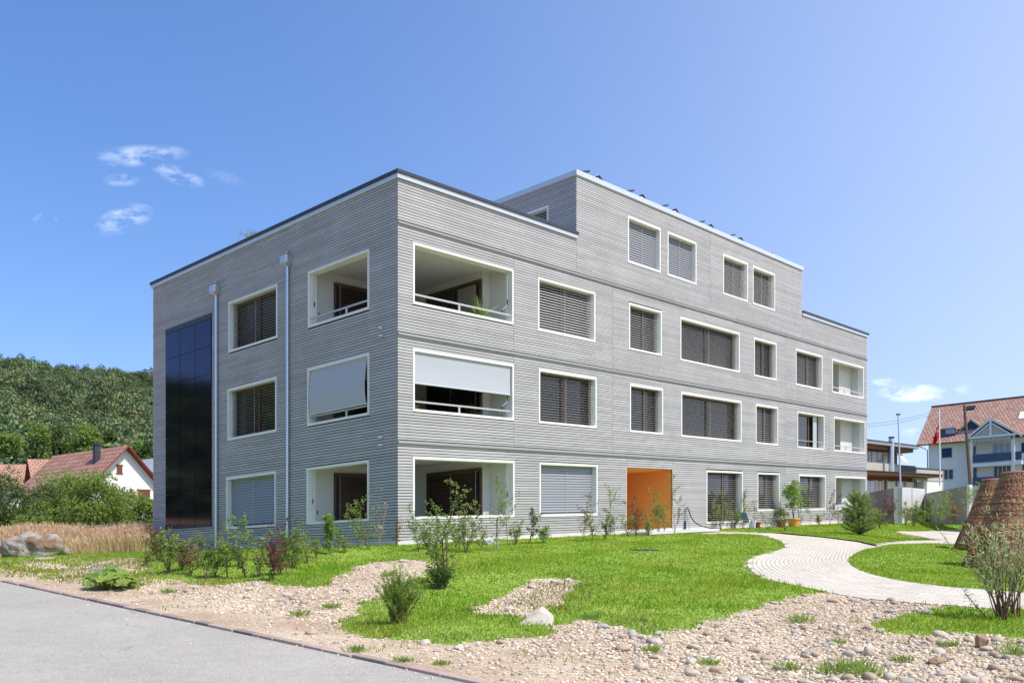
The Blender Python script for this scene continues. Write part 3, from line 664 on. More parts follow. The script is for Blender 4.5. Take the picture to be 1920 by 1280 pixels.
for h in (5.715, 5.515, 2.84, 2.635):
    b = MB(FL); b.tube([(.6, .02, h), (.6, -.16, h - .01)], .035, 10); b.build('vent_pipe', MAT['steel'], BLD)
# tilted solar rows on the top storey
for k, (px, py) in enumerate([(1106.5, 322.5), (1190, 358.5), (1254, 386), (1322, 416), (1379, 441), (1434, 469.5), (1447, 474.5)]):
    t = (px - 960) / F_; v0 = .35
    u0 = (t * (YC + DV[1] * v0) - XC - DV[0] * v0) / (DU[0] - DU[1] * t)
    z = (hor(px) - py) / F_ * (YC + DU[1] * u0 + DV[1] * v0) - ZB
    b = MB(FR)
    if k < 5:
        b.slab([(u0 - .95, v0, z - .30), (u0, v0, z), (u0, PV - 1, z), (u0 - .95, PV - 1, z - .30)], (0, 0, .06)); b.build('roof_solar_row', MAT['pv_roof'], BLD)
        b = MB(FR); b.slab([(u0 + .55, v0 + .02, z - .02), (u0 + 1.35, v0 + .02, z - .42), (u0 + 1.35, PV - 1, z - .42), (u0 + .55, PV - 1, z - .02)], (0, 0, .06)); b.build('roof_solar_row', MAT['pv_roof'], BLD)
        b = MB(FR); b.slab([(u0 + .1, v0 + .04, PH), (u0 + .5, v0 + .04, z - .04), (u0 + 1.3, v0 + .04, z - .44), (u0 + 1.3, v0 + .04, PH)], (0, .03, 0)); b.slab([(u0 - .8, v0 + .04, PH), (u0 - .8, v0 + .04, z - .3), (u0 - .03, v0 + .04, z - .03), (u0 - .03, v0 + .04, PH)], (0, .03, 0)); b.build('solar_bracket', MAT['room_white'], BLD)
    else:
        b.tube([(u0, v0, PH), (u0, v0, z)], .06, 8); b.build('roof_vent', MAT['cap_dark'], BLD)

# ------------------------------------------------------------------ foliage helpers
mat('leaf_green', (.24, .34, .075), .5, .35, isl=.35, hue=.05, trans=.48)
mat('leaf_bright', (.26, .38, .07), .5, .35, isl=.3, hue=.05, trans=.48)
mat('leaf_olive', (.30, .34, .11), .55, .3, isl=.3, hue=.06, trans=.48)
mat('leaf_dark', (.13, .19, .05), .5, .4, isl=.35, hue=.04, trans=.48)
mat('leaf_red', (.20, .08, .065), .5, .35, isl=.4, hue=.06, trans=.48)
mat('leaf_brown', (.22, .12, .06), .6, .3, isl=.35, hue=.06, trans=.3)
mat('leaf_silver', (.46, .55, .24), .5, .4, isl=.25, hue=.04, trans=.4)
mat('needle', (.30, .38, .10), .5, .35, isl=.35, hue=.06, trans=.25)
mat('leaf_straw', (.42, .33, .19), .7, .2, isl=.3, hue=.03, trans=.2)
mat('bark', (.13, .095, .07), .9, .1, var=.3, scale=20, isl=.2)
mat('bark_red', (.17, .085, .06), .8, .2, var=.2, isl=.2)
mat('bark_pale', (.28, .24, .18), .8, .2, var=.2, isl=.2)
mat('trunk', (.06, .048, .036), .9, .1, var=.3)
def rot_frames(rs, n, up=.5):
    """random orthonormal frames: leaf axis a, side b, normal c leaning upwards"""
    c = rs.normal(size=(n, 3)); c[:, 2] = np.abs(c[:, 2]) + up; c /= np.linalg.norm(c, axis=1)[:, None]
    a = rs.normal(size=(n, 3)); a -= (a * c).sum(1)[:, None] * c; a /= np.linalg.norm(a, axis=1)[:, None]
    return a, np.cross(c, a), c
def leaves(rs, P, L, Wd, up=.5, axis=None, fold=.15):
    n = len(P); a, b, c = rot_frames(rs, n, up)
    if axis is not None:
        a = axis + rs.normal(size=(n, 3)) * .35; a /= np.linalg.norm(a, axis=1)[:, None]
        b = np.cross(c, a); b /= np.linalg.norm(b, axis=1)[:, None] + 1e-9; c = np.cross(a, b)
    L = (L * rs.uniform(.65, 1.25, n))[:, None]; Wd = (Wd * rs.uniform(.7, 1.2, n))[:, None]
    v0 = P; v1 = P + a * L * .45 + b * Wd * .5 + c * L * fold; v2 = P + a * L; v3 = P + a * L * .45 - b * Wd * .5 + c * L * fold
    V = np.stack([v0, v1, v2, v3], 1).reshape(-1, 3); F = np.arange(4 * n).reshape(n, 4)
    return V, F
def curve_pts(rs, p0, d, L, n, wig=.12, up=.0):
    p = np.array(p0, float); d = np.array(d, float); d /= np.linalg.norm(d); out = [p.copy()]
    for i in range(n):
        d = d + rs.normal(size=3) * wig + np.array([0, 0, up]); d /= np.linalg.norm(d); p = p + d * L / n; out.append(p.copy())
    return out
def sapling(px, py, top, label, leafm='leaf_green', stems=1, br=10, spread=.35, nleaf=26, ll=.055, lean=0., bark='bark', seed=0, r=.009, name='sapling', group='young saplings planted around the building', start=.15, cat='sapling', lw=.6, taper=True, wig=.10, up=.5, Yfix=None):
    rs = np.random.default_rng(abs(seed * 7 + int(px))); X, Y = gp(px, py) if Yfix is None else (at(px, py, Yfix).x, Yfix)
    z0 = float(terr(X, Y)) - .01 if Yfix is None else at(px, py, Yfix).z
    H = (py - top) / F_ * Y
    ro = empty(name, (X, Y, z0), label, cat, group)
    b = MB(); LP = []; LD = []
    for s in range(stems):
        a = rs.uniform(0, 6.28); sp = spread * H * .9 * rs.uniform(.3, 1) if stems > 1 else 0
        hs = H * (1 if s == 0 else rs.uniform(.55, .95))
        p0 = (rs.normal() * .02 * (stems > 1), rs.normal() * .02 * (stems > 1), 0)
        d = (lean + math.cos(a) * sp / hs, math.sin(a) * sp / hs, 1)
        T = curve_pts(rs, p0, d, hs * math.sqrt(1 + lean * lean * .8), 9, wig, .04)
        zs = max(t[2] for t in T); T = [t * np.array([1, 1, H * (hs / H) / max(zs, .01)]) for t in T]
        b.tube([tuple(t) for t in T], [r * (1 - .75 * i / 9) for i in range(10)], 5)
        nb = max(1, int(br * 1.25 / stems + .5)); 
        for k in range(nb):
            f = start + (1 - start) * (k + rs.uniform(0, .8)) / nb; f = min(f, .97); i = f * 9; i0 = int(i); p = T[i0] * (1 - (i - i0)) + T[min(9, i0 + 1)] * (i - i0)
            an = rs.uniform(0, 6.28); bl = H * spread * 1.35 * (1.1 - .7 * f if taper else .6) * rs.uniform(.45, 1.15)
            B = curve_pts(rs, p, (math.cos(an), math.sin(an), rs.uniform(.4, 1.1)), bl, 4, .16)
            b.tube([tuple(t) for t in B], [r * .45, r * .4, r * .33, r * .25, r * .15], 4)
            B = np.array(B)
            for _ in range(int(nleaf * 1.15)):
                g = rs.uniform(.15, 1.0) * 4; g0 = min(3, int(g)); q = B[g0] * (1 - (g - g0)) + B[g0 + 1] * (g - g0)
                LP.append(q + rs.normal(size=3) * ll * .45)
        for _ in range(int(nleaf * 1.3)):
            f = rs.uniform(.45, 1.0) * 9; i0 = min(8, int(f)); LP.append(T[i0] * (1 - (f - i0)) + T[i0 + 1] * (f - i0) + rs.normal(size=3) * ll * .5)
    b.build('stem', MAT[bark], ro, rel=False)
    V, F = leaves(rs, np.array(LP), ll, ll * lw, up); np_mesh('foliage', V, F, MAT[leafm], ro, rel=False)
    return ro
def crown_pts(rs, n, rx, ry, rz, lumps=22, lr=.38, low=False):
    """points and outward axes on a lumpy crown centred on the origin"""
    d = rs.normal(size=(lumps, 3)); d /= np.linalg.norm(d, axis=1)[:, None]
    c = d * np.array([rx, ry, rz]) * rs.uniform(.35, .78, lumps)[:, None]
    if low: c[:, 2] = rs.uniform(-.95, .6, lumps) * rz; c[:, :2] *= np.where(c[:, 2:] < 0, 1.25, 1.0)
    R = rs.uniform(.7, 1.25, lumps) * lr * min(rx, ry, rz)
    k = rs.integers(0, lumps, n); u = rs.normal(size=(n, 3)); u /= np.linalg.norm(u, axis=1)[:, None]; u[:, 2] = np.where(u[:, 2] < -.35, -u[:, 2], u[:, 2])
    return c[k] + u * (R[k] * rs.uniform(.72, 1.08, n))[:, None], u
def tree(px, base, top, wpx, Y, label, leafm, group, name='tree', n=2600, ll=.22, seed=0, trunk=True, cat='tree', depth=1., lumps=26):
    rs = np.random.default_rng(abs(seed + int(px) * 3)); p = at(px, base, Y); H = (base - top) / F_ * Y; rx = wpx / 2 / F_ * Y
    ro = empty(name, tuple(p), label, cat, group)
    tz = H * (.22 if trunk else .05)
    C = np.array([0, 0, tz + (H - tz) / 2]); P, u = crown_pts(rs, n, rx, rx * depth, (H - tz) / 2, lumps, low=not trunk)
    V, F = leaves(rs, P + C, ll, ll * .7, .3); np_mesh('crown', V, F, MAT[leafm], ro, rel=False)
    b = MB(); r0 = .03 * H + .03
    b.tube([(0, 0, -.3), (.02 * H, 0, tz), (0, .02 * H, H * .6)], [r0, r0 * .7, r0 * .3], 7)
    for k in range(6):
        a = rs.uniform(0, 6.28); b.tube([(0, 0, tz * .8 + k * .04 * H), (math.cos(a) * rx * .35, math.sin(a) * rx * .35, H * .45), (math.cos(a) * rx * .6, math.sin(a) * rx * .6, H * .7)], [r0 * .4, r0 * .28, r0 * .12], 5)
    b.build('trunk', MAT['trunk'], ro, rel=False)
    return ro

# ------------------------------------------------------------------ hills and the wood on them
def ridge_tan(phi):
    """tangent of the skyline's elevation against azimuth (radians, 0 = straight ahead)"""
    px = 960 + F_ * np.tan(np.clip(phi, -1.3, .9))
    y = np.interp(px, [-400, -100, 0, 60, 120, 170, 220, 290, 420, 640, 900], [640, 652, 668, 676, 690, 694, 700, 709, 745, 830, 985])
    t = (HZ - y) / F_ * np.cos(np.clip(phi, -1.3, .9))
    return np.where(phi < -.68, .165, np.maximum(t, .0))
R0, R1 = 175., 930.
def hill_z(r, phi):
    t = np.clip((r - R0) / (R1 - R0), 0, 1); e = ridge_tan(phi)
    prof = t ** .45 * (1 + .05 * np.sin(t * 9 + phi * 8)); X = r * np.sin(phi)
    return r * e * prof + (-.3 + G * np.clip(X, -400, 400)) * (1 - t)
ph = np.linspace(-2.1, .05, 120); rr_ = np.concatenate([np.linspace(R0 - 10, R0 + 100, 14), np.linspace(R0 + 130, R1, 26), [R1 + 80, R1 + 400]])
PH_, RR = np.meshgrid(ph, rr_); Z = hill_z(RR, PH_); Z = np.where(RR > R1 + 1, Z * .8, Z) - 1.0
nx = len(ph); jj, ii = np.meshgrid(np.arange(len(rr_) - 1), np.arange(nx - 1), indexing='ij'); a = (jj * nx + ii).ravel()
mat('hill_floor', (.03, .05, .015), .95, .05, var=.3, scale=.05)
tag(np_mesh('hills', np.stack([(RR * np.sin(PH_)).ravel(), (RR * np.cos(PH_)).ravel(), Z.ravel()], 1), np.stack([a, a + 1, a + 1 + nx, a + nx], 1), MAT['hill_floor'], smooth=True), kind='structure')
pm = np.linspace(-2.0, -.78, 40); rm = np.linspace(60, R0 + 6, 12); PM, RM = np.meshgrid(pm, rm); ZM = -.3 + G * RM * np.sin(PM) + (RM - 60) / (R0 - 54) * 9.5  # unseen slope, added so the solar panels mirror golden ground
nx = len(pm); jj, ii = np.meshgrid(np.arange(len(rm) - 1), np.arange(nx - 1), indexing='ij'); a = (jj * nx + ii).ravel()
tag(np_mesh('reflected_meadow', np.stack([(RM * np.sin(PM)).ravel(), (RM * np.cos(PM)).ravel(), ZM.ravel()], 1), np.stack([a, a + 1, a + 1 + nx, a + nx], 1), MAT['straw'], smooth=True), kind='structure')
mat('wood_leaf', (.135, .185, .075), .6, .25, isl=.35, hue=.05, trans=.2, var=.55, scale=.045)
rs = np.random.default_rng(11); VV = []; FF = []; TR = []; off = 0
protos = {}
for kind, nleaf in (('a', 420), ('b', 70)):
    for k in range(6):
        P, u = crown_pts(rs, nleaf, 1, 1, 1.0 + .25 * rs.random(), 12, .5); protos[kind, k] = leaves(rs, P, .19 if kind == 'a' else .5, .16 if kind == 'a' else .45, .3)
def plant(n, p0, p1, kind, lo=0., hi=1.):
    global off
    phi = rs.uniform(p0, p1, n); r = np.sqrt(rs.uniform((R0 + lo * (R1 - R0)) ** 2, (R0 + hi * (R1 - R0)) ** 2, n)); z = hill_z(r, phi)
    for i in range(n):
        V, F = protos[kind, rs.integers(6)]; s = rs.uniform(3.0, 6.0) * (1.35 if rs.random() < .2 else 1); c, sn = math.cos(i), math.sin(i)
        sh = s * rs.uniform(.9, 1.35)
        Vr = np.stack([V[:, 0] * c - V[:, 1] * sn, V[:, 0] * sn + V[:, 1] * c, V[:, 2]], 1) * np.array([s, s, sh])
        VV.append(Vr + np.array([r[i] * math.sin(phi[i]), r[i] * math.cos(phi[i]), z[i] + sh * .55])); FF.append(F + off); off += len(V); TR.append(np.full(len(V), rs.random()))
plant(1900, math.atan(-1010 / F_), math.atan(-650 / F_), 'a'); plant(420, math.atan(-1010 / F_), math.atan(-650 / F_), 'a', 0, .25)
plant(500, math.atan(-650 / F_), -.15, 'b'); plant(1500, -1.75, math.atan(-1010 / F_), 'b')
wo_ = np_mesh('woodland', np.concatenate(VV), np.concatenate(FF), MAT['wood_leaf']); at_ = wo_.data.attributes.new('kind_of_tree', 'FLOAT', 'POINT'); at_.data.foreach_set('value', np.concatenate(TR).astype(np.float32))
nt = MAT['wood_leaf'].node_tree; an_ = N(nt, 'ShaderNodeAttribute', attribute_name='kind_of_tree'); h2 = N(nt, 'ShaderNodeHueSaturation'); rgb_ = [n for n in nt.nodes if n.type == 'RGB'][0]; dst = [l.to_socket for l in rgb_.outputs[0].links]
for d_ in dst: LK(nt, h2.outputs[0], d_)
LK(nt, rgb_.outputs[0], h2.inputs['Color']); LK(nt, M_(nt, 'ADD', M_(nt, 'MULTIPLY', an_.outputs['Fac'], 1.1), .42), h2.inputs['Value']); LK(nt, M_(nt, 'ADD', M_(nt, 'MULTIPLY', M_(nt, 'FRACT', M_(nt, 'MULTIPLY', an_.outputs['Fac'], 7.3)), .06), .465), h2.inputs['Hue'])
tag(wo_, 'dense green deciduous wood covering the hillside behind the red roofs', 'woodland', kind='stuff')
GT = 'trees at the foot of the wooded hill'
ft = [(14, 905, 800, 60, 'leaf_green', 'bright green rounded tree at the far left edge behind the red roofs'), (66, 905, 786, 66, 'leaf_green', 'rounded mid-green tree behind the small chimney roofs on the left'),
      (112, 900, 788, 60, 'leaf_dark', 'dark bushy tree above the valley of the two orange roofs'), (160, 895, 792, 62, 'leaf_green', 'broad green tree just left of the dark flue pipe'),
      (212, 890, 798, 48, 'leaf_dark', 'dark narrow tree behind the dark flue pipe'), (250, 905, 818, 40, 'leaf_bright', 'bright green tree just right of the white gable peak'), (278, 905, 826, 38, 'leaf_dark', 'dark tree touching the far left corner of the apartment block')]
for k, (px, ba, tp, wd, lm, lb) in enumerate(ft): tree(px, ba, tp, wd, 176 + (k % 3) * 7, lb, lm, GT, n=2200, ll=.55, seed=k)
# shrubs behind the grain field
GS = 'big shrubs between the grain field and the houses'
sh = [(-20, 1020, 870, 150, 62, 'leaf_dark', 'dark green shrub at the left picture edge behind the grain field'), (70, 1020, 900, 130, 66, 'leaf_dark', 'low dark shrub in front of the white wall with the red awning'),
      (128, 1020, 876, 120, 60, 'leaf_green', 'large round shrub in front of the long red roof'), (182, 1020, 872, 116, 58, 'leaf_green', 'tallest leafy shrub directly below the flue pipe roof'),
      (228, 1020, 905, 90, 61, 'leaf_olive', 'pale green shrub in front of the white gable wall'), (272, 1020, 925, 60, 57, 'leaf_green', 'small shrub beside the far left corner of the apartment block')]
for k, (px, ba, tp, wd, Yk, lm, lb) in enumerate(sh): tree(px, ba, tp, wd, Yk, lb, lm, GS, name='shrub', cat='shrub', n=7500, ll=.17, seed=40 + k, trunk=False, lumps=60)
tree(60, 985, 966, 100, 56, 'low clipped bright green hedge at the edge of the grain field', 'leaf_bright', None, name='hedge', cat='hedge', n=1500, ll=.12, seed=77, trunk=False)

# ------------------------------------------------------------------ grain field
fp = [uv2xy(*q) for q in [(-8.5, 22), (-8.5, 60), (20, 60), (2, 24), (-1.5, 17.5)]]
def fld(px, y, Y): return at(px, y, Y)
rs = np.random.default_rng(3); n = 130000
Yr = 30 + 24 * rs.random(n) ** 1.5; pxr = rs.uniform(-60, 330, n); Xr = (pxr - 960) / F_ * Yr
keep = ~((pxr + rs.normal(size=n) * 9 > 262 - 14 * np.sin(Yr)) & (Yr < 41)) & (Yr > 31.5 - (pxr / 300) * 1.5 + rs.normal(size=n) * .4)
Xr, Yr = Xr[keep], Yr[keep]; n = len(Xr); zg = terr(Xr, Yr)
mat('grain', (.72, .57, .32), .7, .2, isl=.25, hue=.05, trans=.3)
mat('grain_ear', (.66, .46, .29), .7, .2, isl=.25, hue=.03, trans=.2)
hgt = rs.uniform(.72, 1.0, n) + .10 * np.sin(Xr * 1.1) * np.sin(Xr * .37 + Yr * .5) + .12 * (rs.random(n) < .06); hgt = hgt * (.62 + .38 * sstep(0, 1.6, Yr - (31.5 - (pxr[keep] / 300) * 1.5))); an = rs.uniform(0, 3.14, n); wd = .005; lx = rs.normal(size=n) * .10; ly = rs.normal(size=n) * .10
base = np.stack([Xr, Yr, zg], 1); dx = np.stack([np.cos(an) * wd, np.sin(an) * wd, np.zeros(n)], 1); tip = base + np.stack([lx, ly, hgt], 1)
V = np.stack([base - dx, base + dx, tip + dx * .5, tip - dx * .5], 1).reshape(-1, 3); F = np.arange(4 * n).reshape(n, 4)
dxe = dx * 1.9; t0 = tip - np.array([0, 0, .11]); t1 = tip + np.stack([lx * .5, ly * .5, np.full(n, .03)], 1)
V2 = np.stack([t0 - dxe * .4, t0 + dxe * .4, (t0 + t1) / 2 + dxe, t1, (t0 + t1) / 2 - dxe], 1).reshape(-1, 3); F2 = np.arange(5 * n).reshape(n, 5)
gf = tag(np_mesh('grain_field', V, F, MAT['grain']), 'ripe golden grain standing in the field left of the building', 'grain', kind='stuff')
np_mesh('ears', V2, F2, MAT['grain_ear'], gf)
xs = np.arange(-44, -8, .5); ys = np.arange(30.5, 60, .5)
def fkeep(X, Y):
    p = 960 + F_ * X / Y; return (p < 330) & (p > -120) & ~((p > 250) & (Y < 43)) & (Y > 32.5 - p / 300 * 1.5)
g_ = grid_sheet('field', xs, ys, fkeep, .62, MAT['straw']); tag(g_, kind='structure')

# ------------------------------------------------------------------ grass
def blades(name, region, N_, hmin, hmax, wk, m, seed, Y0=9., Y1=56., px0=-60, px1=2000, lean=.45, dens=None):
    rs = np.random.default_rng(seed); Y = rs.uniform(Y0, Y1, N_); px = rs.uniform(px0, px1, N_); X = (px - 960) / F_ * Y
    k = region(X, Y) & not_road(X, Y); X, Y = X[k], Y[k]
    if dens is not None: k = rs.random(len(X)) < dens(X, Y); X, Y = X[k], Y[k]
    n = len(X); z = terr(X, Y) - .004; a = rs.uniform(0, 6.28, n); w_ = (.0022 + wk * Y) * rs.uniform(.7, 1.3, n); h = rs.uniform(hmin, hmax, n) * (1 + .15 * np.sin(X * 3.1 + Y * 1.7) * np.sin(Y * 2.3 - X) + .15 * np.sin(X * 7.7 + 1) * np.sin(Y * 6.1 + X * 2))
    b = rs.uniform(0, 6.28, n); l = rs.uniform(.1, lean * 2, n) * h
    base = np.stack([X, Y, z], 1); d = np.stack([np.cos(a) * w_, np.sin(a) * w_, np.zeros(n)], 1)
    mid = base + np.stack([np.cos(b) * l * .35, np.sin(b) * l * .35, h * .6], 1); tip = base + np.stack([np.cos(b) * l, np.sin(b) * l, h], 1)
    V = np.stack([base - d, base + d, mid + d * .8, tip, mid - d * .8], 1).reshape(-1, 3)
    return np_mesh(name, V, np.arange(5 * n).reshape(n, 5), m)
mat('grass', (.235, .40, .022), .5, .3, isl=.34, hue=.06, trans=.5, var=.42, scale=1.4, col2=(.34, .42, .04), c2s=.7, c2w=.14)
mat('grass_dry', (.30, .28, .11), .7, .2, isl=.35, hue=.08, trans=.3)
nthin = lambda X, Y: green(X, Y) & ~thin.inside(X, Y)
tag(blades('lawn_grass', nthin, 700000, .018, .048, .00036, MAT['grass'], 1), 'short bright green lawn grass around the building and between the paths', 'grass', kind='stuff')
tag(blades('long_grass', lambda X, Y: nthin(X, Y) & (Y < 20) & (np.sin(X * 1.3 + 2) * np.sin(Y * 1.1 + X * .4) > -.2), 26000, .05, .115, .00022, MAT['grass'], 2, 9, 20, 500, 2000), 'longer ragged grass along the gravel edge of the lawn', 'grass', kind='stuff')
tag(blades('sparse_grass', thin.inside, 60000, .03, .08, .0005, MAT['grass'], 3, 14, 36, -60, 520, dens=lambda X, Y: np.where(np.sin(X * 2.2 + np.sin(Y * 1.3) * 2) * np.sin(Y * 1.9 + X) > .1, .75, .10)), 'thin patchy grass between stones left of the building', 'grass', kind='stuff')
tag(blades('dry_grass', lambda X, Y: thin.inside(X, Y) | (lawn_main.inside(X, Y) & ~nthin(X - .5, Y - .4)), 34000, .03, .08, .0005, MAT['grass_dry'], 4, 10, 36, -60, 1400), 'dry straw-coloured grass at the worn lawn edges', 'grass', kind='stuff')

# ------------------------------------------------------------------ stones
def ico(sub):
    import bmesh
    bm = bmesh.new(); bmesh.ops.create_icosphere(bm, subdivisions=sub, radius=1); V = np.array([v.co[:] for v in bm.verts]); F = np.array([[v.index for v in f.verts] for f in bm.faces]); bm.free(); return V, F
I1, IF1 = ico(1); I2, IF2 = ico(2); I3, IF3 = ico(3); I4, IF4 = ico(4)
mat('pebble', (.56, .46, .34), .8, .25, isl=.5, hue=.045, var=.12, scale=30)
mat('cobble_pale', (.58, .51, .41), .75, .3, var=.12, scale=14, bump=.3, bscale=40, col2=(.42, .36, .28), c2s=9)
mat('cobble_ochre', (.40, .28, .17), .75, .3, var=.14, scale=14, bump=.3, bscale=40, col2=(.46, .38, .28), c2s=8)
mat('cobble_grey', (.40, .365, .32), .75, .3, var=.14, scale=14, bump=.3, bscale=40)
def gravel_ok(X, Y):
    u, v = xy2uv(X, Y)
    return (~green(X, Y) | (thin.inside(X, Y) & (np.sin(X * 31) * np.sin(Y * 37) > .35))) & (u > UK + .05) & ~pathp.inside(X, Y) & ((u < -.1) | (v < -.1)) & (v < 4)
pathp = Poly(path_left + path_right[::-1], 0.)
def stones(n, s0, s1, pw, seed, region, Y0=7.6, Y1=24, extra=None):
    rs = np.random.default_rng(seed); Y = Y0 + (Y1 - Y0) * rs.random(n) ** 1.25; px = rs.uniform(-30, 1990, n); X = (px - 960) / F_ * Y
    k = region(X, Y); X, Y = X[k], Y[k]
    if extra is not None: k = rs.random(len(X)) < extra(X, Y); X, Y = X[k], Y[k]
    return rs, X, Y, s0 + (s1 - s0) * rs.random(len(X)) ** pw
RUB = [(*gp(*q), r_) for q, r_ in [((430, 1125), .8), ((520, 1128), 1.0), ((600, 1135), .9), ((650, 1110), .8), ((720, 1075), .9), ((1030, 1105), .8), ((980, 1120), .6), ((1650, 1140), 1.2), ((1450, 1225), 1.3), ((1700, 1215), 1.2), ((1850, 1250), 1.2)]]
def sandy(X, Y):           # sandy verge along the kerb carries fewer stones
    u, v = xy2uv(X, Y); d = u - UK
    cl = .5 + .5 * np.sin(X * 1.7 + np.sin(Y * 2.1) * 2) * np.sin(Y * 1.3 - X * .8)
    rub = sum(np.exp(-((X - qx) ** 2 + (Y - qy) ** 2) / 2 / sg ** 2) for (qx, qy, sg) in RUB)
    rt = sstep(.5, 3., X) * .22
    return np.clip(.10 + (.28 * sstep(.3, 2.2, d) + .55 * cl ** 1.4 * sstep(.3, 1.5, d)) + rub * .5 * sstep(.5, 1.4, d) + rt, 0, 1)
rs, X, Y, S = stones(170000, .005, .030, 2.9, 21, gravel_ok, extra=sandy)
n = len(X); ang = rs.uniform(0, 6.28, n); sx = S * rs.uniform(.8, 1.5, n); sy = S * rs.uniform(.7, 1.1, n); sz = S * rs.uniform(.4, .75, n)
V = I1[None] * np.stack([sx, sy, sz], 1)[:, None, :] * (1 + rs.normal(size=(n, len(I1), 1)) * .10)
V = np.stack([V[..., 0] * np.cos(ang)[:, None] - V[..., 1] * np.sin(ang)[:, None], V[..., 0] * np.sin(ang)[:, None] + V[..., 1] * np.cos(ang)[:, None], V[..., 2]], 2)
V = V + np.stack([X, Y, terr(X, Y) + sz * .35], 1)[:, None, :]
F = (IF1[None] + (np.arange(n) * len(I1))[:, None, None]).reshape(-1, 3)
tag(np_mesh('gravel', V.reshape(-1, 3), F, MAT['pebble'], smooth=True), 'pale river gravel and small pebbles covering the bare ground', 'gravel', kind='stuff')
def grit_ok(X, Y):
    u, v = xy2uv(X, Y); return (u < UK - .18) & (u > UK - 1.1)
rs, X, Y, S = stones(50000, .004, .014, 2.5, 29, grit_ok, Y0=8.5, Y1=26, extra=lambda X, Y: np.exp(-(UK - .18 - xy2uv(X, Y)[0]) / .16) * .55)
n = len(X); V = I1[None] * (S[:, None] * rs.uniform(.6, 1.2, (n, 3)))[:, None, :]; V = V + np.stack([X, Y, terr(X, Y) - .02 + S * .3], 1)[:, None, :]
tag(np_mesh('road_grit', V.reshape(-1, 3), (IF1[None] + (np.arange(n) * len(I1))[:, None, None]).reshape(-1, 3), MAT['pebble'], smooth=True), 'fine grit spilled over the kerb onto the road', 'grit', kind='stuff')
def weedy(X, Y):
    return gravel_ok(X, Y) & ((np.sin(X * 1.9 + np.sin(Y * 2.7) * 1.7) * np.sin(Y * 2.2 - X * .9) > .55) | lawn_main.inside(X - .12, Y + .10) | lawn_main.inside(X + .14, Y - .05) | lawn_front.inside(X + .1, Y + .1))
tag(blades('gravel_weeds', weedy, 30000, .02, .075, .0004, MAT['grass'], 33, 8, 22, -20, 1960, dens=lambda X, Y: .35 + .3 * np.sin(X * 9) * np.sin(Y * 8)), 'sparse weeds and grass creeping from the lawn edge into the gravel', 'weeds', kind='stuff')
cm_ = {}
rs = np.random.default_rng(8)
for tone in ('pale', 'ochre', 'grey'):
    for k in range(5):
        V = I3 * (1 + .10 * np.array([mnoise.noise(Vector(v * 1.1) + Vector((k * 7, 3, 1))) for v in I3])[:, None] * 2) * np.array([1.25, .95, .62]) * np.array([1, 1 + .2 * math.sin(k * 2), 1])
        m_ = bpy.data.meshes.new('cobble'); m_.from_pydata(V.tolist(), [], IF3.tolist()); m_.polygons.foreach_set('use_smooth', [True] * len(m_.polygons)); m_.materials.append(MAT['cobble_' + tone]); cm_[tone, k] = m_
LBL = {'pale': 'rounded whitish river cobble lying loose on the gravel', 'ochre': 'rounded ochre-brown river cobble lying loose on the gravel', 'grey': 'rounded grey river cobble lying loose on the gravel'}
rs, X, Y, S = stones(2600, .022, .078, 3.0, 22, gravel_ok, Y1=17, extra=lambda X, Y: np.where((X > 1.0) & (Y < 17), .8, .25) * np.clip(sandy(X, Y), 0, 1))
o_ = np.argsort(-S / Y)[:296]
for i in o_:
    tone = ('pale', 'pale', 'ochre', 'ochre', 'grey')[rs.integers(5)]
    o = bpy.data.objects.new('cobble', cm_[tone, int(rs.integers(5))]); link(o); s = S[i]
    o.location = (X[i], Y[i], float(terr(X[i], Y[i])) + s * .30); o.scale = (s, s * rs.uniform(.8, 1.15), s * rs.uniform(.8, 1.15)); o.rotation_euler = (rs.normal() * .12, rs.normal() * .12, rs.uniform(0, 6.28))
    tag(o, LBL[tone], 'cobble', 'loose river cobbles on the gravel')
def rock(px, py, wpx, hpx, dm, label, m, seed, name='rock', facet=.0, sub=None, hf=1., rz=0., cat='rock', rough=.22, sc2=1.4, sink=.12, Yf=None):
    """a rock whose foot is seen at px,py, wpx wide and hpx tall in the picture, dm its depth relative to its width"""
    X, Y = gp(px, py) if Yf is None else ((px - 960) / F_ * Yf, Yf); wv = wpx / F_ * Y; hv = hpx / F_ * Y; V = I4.copy() if sub is None else sub
    D = np.array([mnoise.fractal(Vector(v * sc2) + Vector((seed, seed * 2, 0)), hf, 2.1, 7) for v in V]); V = V * (1 + rough * D)[:, None]
    if facet:
        rs = np.random.default_rng(seed)
        for _ in range(14 if facet < .5 else 9):
            nrm_ = rs.normal(size=3); nrm_ /= np.linalg.norm(nrm_); dd = rs.uniform(1 - facet, 1.0); ex = np.maximum(V @ nrm_ - dd, 0); V = V - ex[:, None] * nrm_
    V = V * np.array([wv / 2, wv / 2 * dm, hv * (.5 + sink)])
    c, s = math.cos(rz), math.sin(rz); V = np.stack([V[:, 0] * c - V[:, 1] * s, V[:, 0] * s + V[:, 1] * c, V[:, 2]], 1)
    o = np_mesh(name, V, IF4, MAT[m], smooth=not facet and hf > .5); o.location = (X, Y + wv / 2 * dm * .5, float(terr(X, Y)) + hv * (.5 - sink)); return tag(o, label, cat)
mat('boulder', (.36, .33, .28), .9, .15, var=.6, scale=9, bump=3, bscale=9, col2=(.20, .13, .08), c2s=2.4, c2w=.08)
mat('limestone', (.50, .45, .37), .85, .2, var=.15, scale=6, bump=.6, bscale=20)
mat('brown_rock', (.33, .22, .14), .8, .3, var=.2, scale=6, bump=.6, bscale=20)
